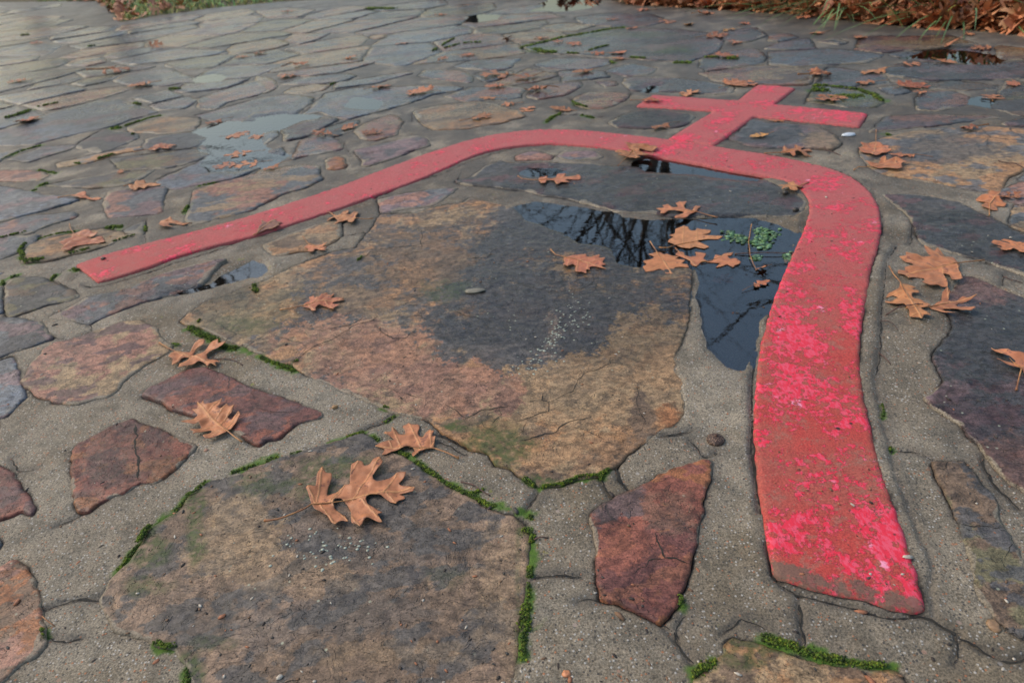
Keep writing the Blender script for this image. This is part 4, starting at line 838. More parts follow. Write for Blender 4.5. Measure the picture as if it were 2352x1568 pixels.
for P, hw in CR['m']:
    Q = unp(P); Q = resample(Q, .012, False); t = np.gradient(Q, axis=0); nn = np.stack([t[:, 1], -t[:, 0]], -1); nn /= np.hypot(*nn.T)[:, None]+1e-9
    Q = Q + nn*(.0022*fbm(Q[:, 0], Q[:, 1], 60, 3, 5))[:, None]
    m = .05; bb = np.where((X > Q[:, 0].min()-m) & (X < Q[:, 0].max()+m) & (Y > Q[:, 1].min()-m) & (Y < Q[:, 1].max()+m))[0]
    D = seg_dist(X[bb], Y[bb], Q, False); g_ = ss(.0055, .0, D); z[bb] -= .0035*g_*(hw/1.5)
    stain[bb] = np.maximum(stain[bb], .6*ss(.016, .0, D+.006*fbm(X[bb], Y[bb], 30, 3, 15)))
px, py = proj(X, Y)
band_near = ss(.030, .010, seg_dist(X, Y, resample(bandO, .02)))*(py > 250)
z = z + band_near*.0022*(px > 1600)
for P, hw in CR['m']: ribbon(crackbag, P, hw, lambda a, b: mortar_z(a, b)-.0012+.0022*((proj(a, b)[0] > 1600)*1.0)*0)
W = wetness(X, Y)*.9
# beyond the edge of the paving the mortar sheet dives under the soil
beyond = Y > far_y(X)+.02*fbm(X, Y, 9, 2, 3); z = np.where(beyond, z-.05, z)
idx = np.arange(NR*NC).reshape(NR, NC); Fq = np.stack([idx[:-1, :-1], idx[:-1, 1:], idx[1:, 1:], idx[1:, :-1]], -1).reshape(-1, 4)
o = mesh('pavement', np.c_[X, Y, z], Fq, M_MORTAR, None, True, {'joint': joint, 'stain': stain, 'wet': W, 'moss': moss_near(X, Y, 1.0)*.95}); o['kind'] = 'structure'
# ribbons in mortar sit in their grooves
o = crackbag.build('crack_dirt', M_CRACK); o['kind'] = 'stuff'; tag(o, 'thin dark dirt-filled cracks running through mortar and stones', 'crack dirt')

# ground around and behind the paving
def soil_z(x, y): return -.055 + .012*fbm(x, y, 1.5, 3, 33) + .03*ss(0, 6, y-far_y(x)) + .050*ss(-.25, .0, (y-far_y(x)))
gx = np.concatenate([-np.geomspace(400, 9, 14), np.linspace(-8, 8, 120), np.geomspace(9, 400, 14)]); gy = np.concatenate([-np.geomspace(400, 3, 12), np.linspace(-2, 16, 150), np.geomspace(17, 500, 16)])
GX, GY = np.meshgrid(gx, gy); GX, GY = GX.ravel(), GY.ravel(); gz = soil_z(GX, GY)
idx = np.arange(len(GX)).reshape(len(gy), len(gx)); Fq = np.stack([idx[:-1, :-1], idx[:-1, 1:], idx[1:, 1:], idx[1:, :-1]], -1).reshape(-1, 4)
o = mesh('ground', np.c_[GX, GY, gz], Fq, M_SOIL); o['kind'] = 'structure'

# ---------------------------------------------------------------- puddle water
for k, P in PUDW.items():
    c = P.mean(0); O = resample(P, .02*max(1, c[1])); e = .022*max(1, min(3, c[1]/1.2)); cc = np.roll(O, -1, 0)-np.roll(O, 1, 0); nn = np.stack([cc[:, 1], -cc[:, 0]], -1); nn /= np.hypot(*nn.T)[:, None]+1e-9
    a = .5*(np.dot(O[:, 0], np.roll(O[:, 1], -1))-np.dot(O[:, 1], np.roll(O[:, 0], -1))); O2 = O + nn*e*(1 if a > 0 else -1)
    zz = ZW + float(undul(c[0], c[1])); vs, es, fs, *_ = delaunay_2d_cdt([Vector(p) for p in O2.tolist()], [(i, (i+1) % len(O2)) for i in range(len(O2))], [], 1, 1e-6)
    w_ = mesh('puddle', np.array([(v[0], v[1], zz) for v in vs]), [list(f) for f in fs], M_WATER, smooth_=False)
    for p_ in w_.data.polygons:
        if p_.normal.z < 0: p_.flip() if hasattr(p_, 'flip') else None
    w_['kind'] = 'structure'

# ---------------------------------------------------------------- oak leaves
# outlines of the individual leaves (blade outline, stalk from tip to blade base)
LF = {
 'A': (T((2,1,[(520,1520),(490,1420),(470,1380),(490,1360),(560,1360),(575,1270),(600,1210),(625,1185),(655,1240),(705,1235),(705,1280),(670,1340),(655,1400),(655,1420),(740,1390),(820,1325),(870,1330),(865,1290),(875,1200),(880,1150),(950,1120),(985,1125),(1000,1160),(1050,1150),(1100,1100),(1150,1085),(1175,1130),(1130,1180),(1075,1240),(1080,1280),(1110,1300),(1200,1270),(1300,1210),(1385,1210),(1370,1250),(1310,1310),(1350,1335),(1465,1350),(1450,1380),(1310,1395),(1370,1415),(1365,1440),(1300,1460),(1290,1490),(1230,1470),(1150,1420),(1050,1415),(1010,1440),(1020,1490),(1060,1520),(1120,1550)]),(3,1,[(1170,15),(1120,30),(1140,70),(1170,110),(1130,110),(1090,90),(1030,75),(1000,95),(980,130),(965,160),(930,130),(885,125),(880,60),(875,0)]),(2,1,[(840,1500),(790,1450),(740,1455),(715,1480),(720,1530)]),(3,1,[(760,0),(830,50),(860,115),(800,100),(755,105),(745,140),(700,115),(660,50),(600,20),(550,0)])),
       T((3,1,[(80,85),(180,82),(270,60),(450,0)]),(2,1,[(520,1525)])), 'largest orange brown oak leaf, stalk pointing left, on the mossy bottom slab', (1,1,1)),
 'B': (T((2,1,[(1630,970),(1580,975),(1500,1000),(1440,1045),(1425,1010),(1460,990),(1430,960),(1380,960),(1280,1000),(1200,1030),(1150,1035),(1180,1000),(1180,980),(1090,965),(1140,930),(1200,910),(1275,895),(1230,870),(1170,850),(1190,825),(1240,830),(1250,780),(1290,800),(1310,830),(1370,830),(1360,790),(1340,760),(1380,740),(1400,725),(1430,745),(1500,750),(1500,790),(1485,830),(1500,865),(1530,870),(1560,830),(1600,785),(1610,812),(1640,815),(1615,870),(1650,860),(1640,900),(1635,940)])),
       T((2,1,[(1860,1065),(1750,1010),(1630,970)])), 'orange oak leaf lying across the mortar joint between the two biggest slabs', (1,1,1)),
 'C': (T((2,0,[(1670,765),(1780,735),(1825,690),(1770,645),(1830,640),(1820,580),(1865,600),(1880,570),(1900,620),(1950,600),(2050,540),(2040,600),(2010,640),(2060,640),(2100,600),(2115,628),(2170,610),(2140,670),(2090,700),(2130,720),(2205,665),(2220,690),(2160,770),(2130,810),(2090,815),(2090,850),(2000,880),(1900,915),(1870,890),(1950,840),(1950,820),(1880,830),(1780,880),(1800,850),(1750,830),(1850,800),(1840,760),(1790,780)])),
       T((2,0,[(2225,930),(2150,880),(2090,830)])), 'pale orange oak leaf overlapping the lower left edge of the purplish red oblong stone', (1.12,1.1,1.0)),
 'D': (T((2,0,[(1540,130),(1570,80),(1620,72),(1700,90),(1740,85),(1790,30),(1800,0),(1890,0),(1880,30),(1800,60),(1760,100),(1830,110),(1900,60),(1960,0),(2010,-10),(2010,30),(2090,20),(2050,60),(1960,80),(1900,120),(1905,150),(1960,155),(2030,185),(1980,190),(1990,225),(1940,210),(1910,240),(1880,200),(1830,180),(1790,210),(1700,250),(1640,265),(1660,210),(1730,170),(1730,130),(1690,130),(1660,150),(1640,190),(1580,225),(1590,160)])),
       T((2,0,[(1460,0),(1540,50),(1600,75)])), 'bright orange oak leaf beside the moss cushions at the left corner of the largest slab', (1.15,1.1,1.0)),
 'E': (T((1,1,[(420,1245),(470,1215),(500,1210),(490,1165),(530,1160),(545,1190),(590,1190),(620,1140),(650,1120),(670,1140),(720,1115),(700,1160),(690,1180),(800,1160),(815,1185),(770,1200),(700,1210),(710,1225),(775,1230),(720,1260),(720,1280),(680,1275),(640,1250),(580,1240),(550,1260),(555,1300),(510,1290),(500,1270)])),
       T((1,1,[(220,1283),(330,1265),(420,1245)])), 'salmon oak leaf with a long yellow stalk on the left of the largest slab', (1.02,.9,1.0)),
 'F': (T((1,2,[(480,780),(560,765),(690,760),(680,778),(720,780),(810,760),(800,785),(860,785),(830,820),(870,840),(820,850),(875,880),(800,870),(740,860),(710,870),(720,895),(680,890),(685,930),(640,910),(590,920),(575,890),(590,860),(560,840),(510,880),(490,860),(465,860),(485,830),(470,800)])),
       T((1,2,[(355,710),(400,760),(480,780)])), 'pinkish oak leaf with a curved stalk on wet dark stone just below the branch-reflecting puddle', (1,.88,1.0)),
 'G': (T((1,2,[(1510,660),(1470,640),(1430,630),(1450,605),(1490,580),(1440,570),(1500,550),(1500,510),(1560,490),(1580,480),(1620,490),(1640,520),(1690,520),(1700,500),(1750,510),(1835,520),(1820,545),(1750,560),(1850,565),(1950,570),(1900,600),(1800,600),(1700,620),(1780,650),(1820,670),(1770,690),(1680,670),(1640,690),(1560,680)])),
       T((1,2,[(1350,690),(1430,690),(1510,660)])), 'upper of the oak leaves floating in the branch-reflecting puddle', (1.15,1.25,1.15)),
 'H': (T((1,2,[(1330,720),(1250,740),(1310,760),(1290,780),(1200,800),(1240,830),(1200,850),(1230,900),(1300,890),(1360,870),(1400,890),(1410,915),(1470,920),(1520,900),(1490,860),(1550,850),(1630,860),(1620,830),(1560,820),(1600,790),(1500,780),(1540,760),(1480,755),(1420,730),(1400,740),(1370,722)])),
       T((1,2,[(1270,630),(1330,720)])), 'leftmost tan oak leaf at the lower shore of the branch-reflecting puddle, stalk pointing up', (1.1,1.1,1.0)),
 'I': (T((1,2,[(1780,810),(1850,790),(1870,740),(1930,750),(1950,730),(2040,720),(2020,750),(1980,750),(2010,780),(2060,770),(2110,810),(2090,830),(2050,840),(2040,860),(1980,830),(1930,850),(1870,860),(1920,820),(1860,815)])),
       T((1,2,[(1740,812),(1780,810)])), 'rightmost of the orange oak leaves floating along the lower shore of the puddle', (1.08,1,1)),
 'J': (T((1,2,[(1640,800),(1580,770),(1500,740),(1530,710),(1580,715),(1590,745),(1640,760),(1700,750),(1680,715),(1740,720),(1790,730),(1760,780),(1800,800),(1740,810),(1700,850),(1660,840),(1640,820)])),
       T((1,2,[(1500,690),(1540,720)])), 'wet orange oak leaf squeezed between two others at the lower shore of the puddle', (1.0,.95,1)),
 'K': (T((1,2,[(1690,380),(1640,400),(1610,430),(1500,440),(1490,430),(1530,410),(1570,400),(1580,380),(1500,370),(1440,370),(1410,390),(1360,395),(1370,370),(1320,350),(1400,345),(1380,320),(1430,310),(1480,345),(1530,340),(1500,300),(1540,280),(1560,290),(1610,280),(1600,300),(1580,330),(1600,360),(1660,370),(1690,310),(1740,325),(1720,340)])),
       T((1,2,[(1890,430),(1800,410),(1690,380)])), 'orange oak leaf above the branch-reflecting puddle, stalk pointing right', (1.05,.98,1)),
 'L': (T((1,2,[(240,85),(250,60),(330,50),(320,68),(350,72),(400,60),(420,30),(500,22),(480,52),(560,52),(610,35),(640,50),(630,75),(560,78),(490,85),(540,110),(500,115),(450,110),(430,130),(400,125),(390,92),(320,88),(310,120),(270,125)])),
       T((1,2,[(55,50),(90,75),(170,85),(240,87)])), 'small orange oak leaf, stalk leftward, on the dark slab inside the curve', (1.05,.95,1)),
 'M': (T((1,3,[(1750,860),(1740,850),(1700,800),(1630,785),(1550,730),(1530,750),(1420,725),(1440,760),(1500,805),(1440,800),(1380,790),(1260,760),(1270,790),(1200,790),(1230,815),(1320,845),(1340,875),(1250,885),(1270,905),(1200,900),(1190,940),(1260,950),(1290,990),(1370,960),(1440,970),(1440,1000),(1410,1030),(1480,1065),(1560,1055),(1600,1070),(1650,1070),(1640,1000),(1610,950),(1620,935),(1670,960),(1690,1020),(1780,1010),(1780,980),(1750,920),(1760,880)])),
       T((1,3,[(1990,815),(1850,840),(1750,860)])), 'big broad brown oak leaf right of the red strip, stalk pointing right', (.98,1,1)),
 'N': (T((1,3,[(1210,1050),(1300,1055),(1370,1065),(1320,1085),(1390,1095),(1390,1125),(1330,1120),(1320,1145),(1350,1170),(1420,1180),(1500,1220),(1460,1250),(1400,1255),(1460,1290),(1500,1335),(1430,1330),(1415,1365),(1380,1345),(1300,1330),(1300,1290),(1270,1250),(1240,1220),(1180,1230),(1130,1215),(1070,1190),(1150,1180),(1200,1150),(1150,1130),(1080,1150),(1110,1110),(1200,1090)])),
       T((1,3,[(1115,870),(1150,960),(1210,1050)])), 'golden brown oak leaf with its stalk pointing up, below the big broad one', (1.05,1.1,.95)),
 'O': (T((1,3,[(1480,1240),(1560,1205),(1600,1180),(1600,1120),(1640,1100),(1675,1120),(1660,1175),(1740,1180),(1790,1155),(1850,1170),(1920,1160),(1850,1190),(1760,1200),(1730,1220),(1780,1240),(1880,1260),(1900,1290),(1850,1310),(1780,1290),(1700,1260),(1600,1250),(1720,1320),(1640,1300),(1560,1270)])),
       T((1,3,[(1270,1260),(1370,1245),(1480,1240)])), 'dull brown oak leaf right of the golden brown one, a dark twig over its base', (.85,.85,.9)),
 'P': (T((0,2,[(1110,1385),(1080,1372),(1060,1350),(1030,1332),(1170,1335),(1210,1345),(1300,1350),(1340,1380),(1300,1400),(1240,1395),(1175,1385),(1170,1402),(1220,1410),(1290,1420),(1300,1440),(1200,1440),(1150,1440),(1140,1458),(1190,1465),(1150,1480),(1080,1465),(1040,1455),(965,1445),(1020,1430),(1000,1415),(935,1405),(980,1395),(1060,1395)])),
       T((0,2,[(975,1535),(1060,1450),(1110,1385)])), 'dark golden oak leaf with a thick stalk across the inner edge of the red curve', (.85,.85,.7)),
 'Q': (T((1,3,[(1910,250),(1960,225),(2010,220),(2040,190),(2090,200),(2140,195),(2110,225),(2130,260),(2200,290),(2180,320),(2110,310),(2120,350),(2060,360),(2030,350),(1960,320),(1970,305),(2000,290),(1960,278)])),
       T((1,3,[(2035,405),(2037,350),(2040,300)])), 'orange oak leaf with a drooping stalk above the blackish slab at the right', (1.05,1,.9)),
 'R': (T((2,3,[(2320,260),(2250,250),(2200,240),(2110,200),(2090,172),(2180,190),(2250,222),(2270,200),(2200,150),(2080,110),(2050,45),(2080,60),(2150,62),(2200,90),(2230,120),(2350,150),(2450,200),(2500,270),(2430,330),(2350,300)])),
       T((2,3,[(2280,450),(2300,350),(2320,270)])), 'salmon oak leaf with its stalk hanging down on the large smooth dark slab', (1.02,.95,1)),
 'S': (T((1,0,[(660,570),(760,560),(820,548),(850,570),(910,575),(880,600),(800,605),(860,620),(940,600),(970,650),(900,660),(830,665),(760,680),(700,690),(640,740),(560,735),(600,700),(560,690),(620,672),(540,680),(600,640),(660,620)])),
       T((1,0,[(640,490),(650,540),(690,590)])), 'rusty oak leaf with a stalk pointing up on the moss-rimmed oval stone', (.85,.72,.75)),
 'U': (T((1,1,[(920,440),(900,480),(840,475),(850,455),(800,450),(730,480),(715,475),(750,450),(720,430),(640,455),(680,425),(640,430),(720,405),(640,370),(740,390),(760,400),(790,395),(780,365),(850,355),(850,380),(830,400),(870,400),(900,365),(945,370),(935,395),(915,415)])),
       T((1,1,[(1075,430),(1000,445),(920,440)])), 'golden brown oak leaf leaning on the lower side of the red strip', (1.0,1.05,.9)),
 'V': (T((1,1,[(480,670),(440,710),(480,715),(470,750),(520,760),(540,750),(535,725),(560,715),(600,740),(650,735),(620,720),(660,715),(610,700),(670,680),(580,680),(510,690),(500,675)])),
       T((1,1,[(430,610),(480,668)])), 'small coral oak leaf on the ridged tan stone below the red strip', (1.1,.98,.95)),
 'W': (T((1,0,[(1450,500),(1480,470),(1540,455),(1570,435),(1590,460),(1650,460),(1720,470),(1700,490),(1640,485),(1570,480),(1550,500),(1600,515),(1530,515),(1520,525),(1480,520)])),
       T((1,0,[(1720,478),(1760,470)])), 'small tan oak leaf on mortar just above the left arm of the red strip', (1.02,1.02,.95)),
 'X': (T((1,3,[(85,150),(150,145),(185,130),(180,95),(215,100),(240,95),(270,115),(270,140),(330,150),(300,165),(250,165),(280,190),(240,200),(200,195),(190,175),(120,190),(140,165)])),
       T((1,3,[(375,112),(320,130),(290,150)])), 'yellowish oak leaf overlapping the inner edge of the red bend', (1.15,1.2,1.0)),
 'Y': (T((1,1,[(0,590),(40,520),(60,500),(50,460),(80,470),(110,490),(150,450),(180,445),(185,470),(245,480),(200,500),(230,520),(150,545),(100,550),(60,570)])),
       T((1,1,[(-20,600),(0,590)])), 'dull purple brown oak leaf pasted flat onto the left arm of the red strip', (.42,.40,.55)),
 'Z': (T((1,0,[(640,235),(700,215),(760,200),(800,205),(790,225),(850,240),(900,225),(930,240),(880,255),(840,265),(790,245),(740,255),(700,240)])),
       T((1,0,[(530,240),(640,232)])), 'small coral oak leaf at the tip of the blue-grey triangular slab', (1.1,.95,.9)),
 'a': (T((1,0,[(1185,150),(1240,140),(1260,100),(1300,105),(1330,92),(1345,120),(1420,120),(1490,125),(1430,140),(1360,150),(1330,170),(1280,165),(1250,185),(1200,180)])),
       T((1,0,[(1140,150),(1185,150)])), 'tan oak leaf lying above the squarish reddish grey stone', (1.0,1.05,.9)),
 'b': (T((0,3,[(990,1300),(940,1320),(840,1330),(880,1350),(830,1360),(850,1400),(920,1410),(950,1440),(1020,1430),(1080,1410),(1140,1390),(1100,1370),(1120,1350),(1050,1340),(1030,1310)])),
       T((0,3,[(993,1195),(990,1300)])), 'orange leaf with an upright stalk at the left end of the orange tan slab', (1.05,.95,.95)),
 'c': (T((0,3,[(885,1480),(950,1500),(1020,1490),(1040,1460),(1080,1450),(1100,1480),(1180,1460),(1280,1500),(1220,1520),(1240,1550),(1160,1560),(1080,1545),(1000,1540),(930,1510)])),
       T((0,3,[(790,1560),(830,1530),(900,1530)])), 'lower brown oak leaf of the cluster on the wide orange tan slab', (.98,.95,.9)),
}
def poly_tri(O, s):
    x0, y0 = O.min(0); x1, y1 = O.max(0); gx, gy = np.meshgrid(np.arange(x0, x1, s), np.arange(y0, y1, s*.87)); gx = gx+(np.arange(len(gx)) % 2)[:, None]*s/2
    gx, gy = gx.ravel(), gy.ravel(); k = inside(gx, gy, O); gx, gy = gx[k], gy[k]
    D = seg_dist(gx, gy, O) if len(gx) else np.zeros(0); k = D > s*.5; pts = np.vstack([O, np.c_[gx[k], gy[k]]]); n = len(O)
    vs, es, fs, *_ = delaunay_2d_cdt([Vector(p) for p in pts.tolist()], [(i, (i+1) % n) for i in range(n)], [], 1, 1e-7)
    pts = np.array([tuple(v) for v in vs]); F = np.array([f for f in fs if len(f) == 3], np.int32)
    a, b_, c_ = pts[F[:, 0]], pts[F[:, 1]], pts[F[:, 2]]
    ar = (b_[:, 0]-a[:, 0])*(c_[:, 1]-a[:, 1])-(b_[:, 1]-a[:, 1])*(c_[:, 0]-a[:, 0]); F[ar < 0] = F[ar < 0][:, ::-1]
    return pts, F, seg_dist(pts[:, 0], pts[:, 1], O)
def leaf_geo(Wo, Ws, seed, curl=1.0, s=.0016, float_=False):
    """blade and stalk meshes around the blade centre; Wo outline, Ws stalk (tip..base) in metres"""
    c = Wo.mean(0); O = Wo-c; S = Ws-c; base = S[-1]; L = np.hypot(*(O-base).T); tip = O[np.argmax(L)]; ln = L.max()
    # round the sharp traced corners a little and give the rim small wobbles
    Q = resample(O, s*1.2); Q = smooth(Q, 1)
    pts, F, D = poly_tri(Q, s); x, y = pts.T; d = (tip-base)/ln; side = -(x-base[0])*d[1]+(y-base[1])*d[0]; al = ((x-base[0])*d[0]+(y-base[1])*d[1])/ln
    wd = np.abs(side).max(); z = curl*(.0045*(side/wd)**2*(1 if seed % 3 else -.4) + .0022*np.sin(al*4+seed) + .0035*fbm(x, y, 22, 2, seed)+.0025*fbm(x, y, 55, 2, seed+3))
    z = z + curl*.0035*ss(.012, 0, D)*fbm(x, y, 35, 1, seed+5)
    if float_: z = z*.15
    # veins: midrib and one lateral to each lobe tip
    mid = np.array([base, base+d*ln*.5+np.array([-d[1], d[0]])*ln*.02, tip]); V = seg_dist(x, y, mid, False); vein = ss(.0016, .0004, V)
    so = -(O[:, 0]-base[0])*d[1]+(O[:, 1]-base[1])*d[0]; n = len(O)
    for i in range(n):
        if abs(so[i]) > max(abs(so[i-1]), abs(so[(i+1) % n])) and abs(so[i]) > wd*.3:
            a_ = ((O[i]-base)@d)/ln; r0 = base+d*ln*max(.04, a_-.55*abs(so[i])/ln); vein = np.maximum(vein, .8*ss(.0011, .0003, seg_dist(x, y, np.array([r0, O[i]]), False)))
    z = z + vein*.0005; zmin = z.min()
    sp = resample(S, .006, False); m = len(sp); zb = float(z[np.argmin((x-base[0])**2+(y-base[1])**2)])
    # the stalk runs on as the midrib over the lower half of the blade
    ext = [base+d*ln*t for t in (.08, .18, .3, .42)]; zi = [float(z[np.argmin((x-e[0])**2+(y-e[1])**2)])+.0004 for e in ext]
    sz = [zb*.6+zmin*.4 + .0015 - .0*i for i in range(m)]; sz = list(np.linspace(zmin+.0012+.002*curl, zb+.0006, m))
    st = [(p[0], p[1], q) for p, q in zip(sp, sz)]+[(e[0], e[1], q) for e, q in zip(ext, zi)]
    rad = list(np.linspace(.00105, .0009, m))+[.0008, .0006, .0004, .0002]; rad[0] = .0016; 
    return c, pts, F, z-zmin, vein, ss(.0035, 0, D), tube([(a, b, q-zmin) for a, b, q in st], rad, 6), ln
def put_leaf(loc, rz, geo, label, tint, group, scale=1.0, tilt=(0, 0), meshes=None, flip=False):
    root = empty('oak_leaf', loc, rz); root.rotation_euler[0], root.rotation_euler[1] = tilt
    root.scale = (scale*(-1 if flip else 1), scale, scale); tag(root, label, 'leaf', group)
    if meshes is None:
        c, pts, F, z, vein, edge, tb, ln = geo
        bl = mesh('blade', np.c_[pts, z], F, M_LEAF, root, True, {'vein': vein, 'edge': edge})
        md = bl.modifiers.new('thickness', 'SOLIDIFY'); md.thickness = .00035
        stl = mesh('stalk', tb[0], tb[1], M_STEM, root)
        meshes = (bl, stl)
    else:
        bl = meshes[0].copy(); stl = meshes[1].copy()
        for q in (bl, stl): COL.objects.link(q); q.parent = root
    bl['tint'] = tint
    return root, meshes
PROTO = {}
GL = 'oak leaves fallen on the paving'
def ground_at(x, y):
    z = float(top_z(x, y)[0])
    for k, P in PUDW.items():
        if inside(np.array([x]), np.array([y]), P)[0] and z < ZW: z = ZW
    return z
for i, (k, (bl, stk, lab, tint)) in enumerate(LF.items()):
    Wo, Ws = unp(bl, .006), unp(stk, .006); dist = Wo[:, 1].mean(); fl = k in 'GHIJ'
    geo = leaf_geo(Wo, Ws, i+2, .5 if k in 'FIJHYKL' else 1.0, .0015*max(1, dist/.8), fl)
    c = geo[0]; rim = top_z(geo[1][::7, 0]+c[0], geo[1][::7, 1]+c[1]); z0 = float(np.percentile(rim, 80))+.0008
    if fl: z0 = ZW+.0006
    r, ms = put_leaf((c[0], c[1], z0), 0, geo, lab, (*tint, 1), GL)
    if k in 'ABCDEMNK': PROTO[k] = (ms, geo[7])
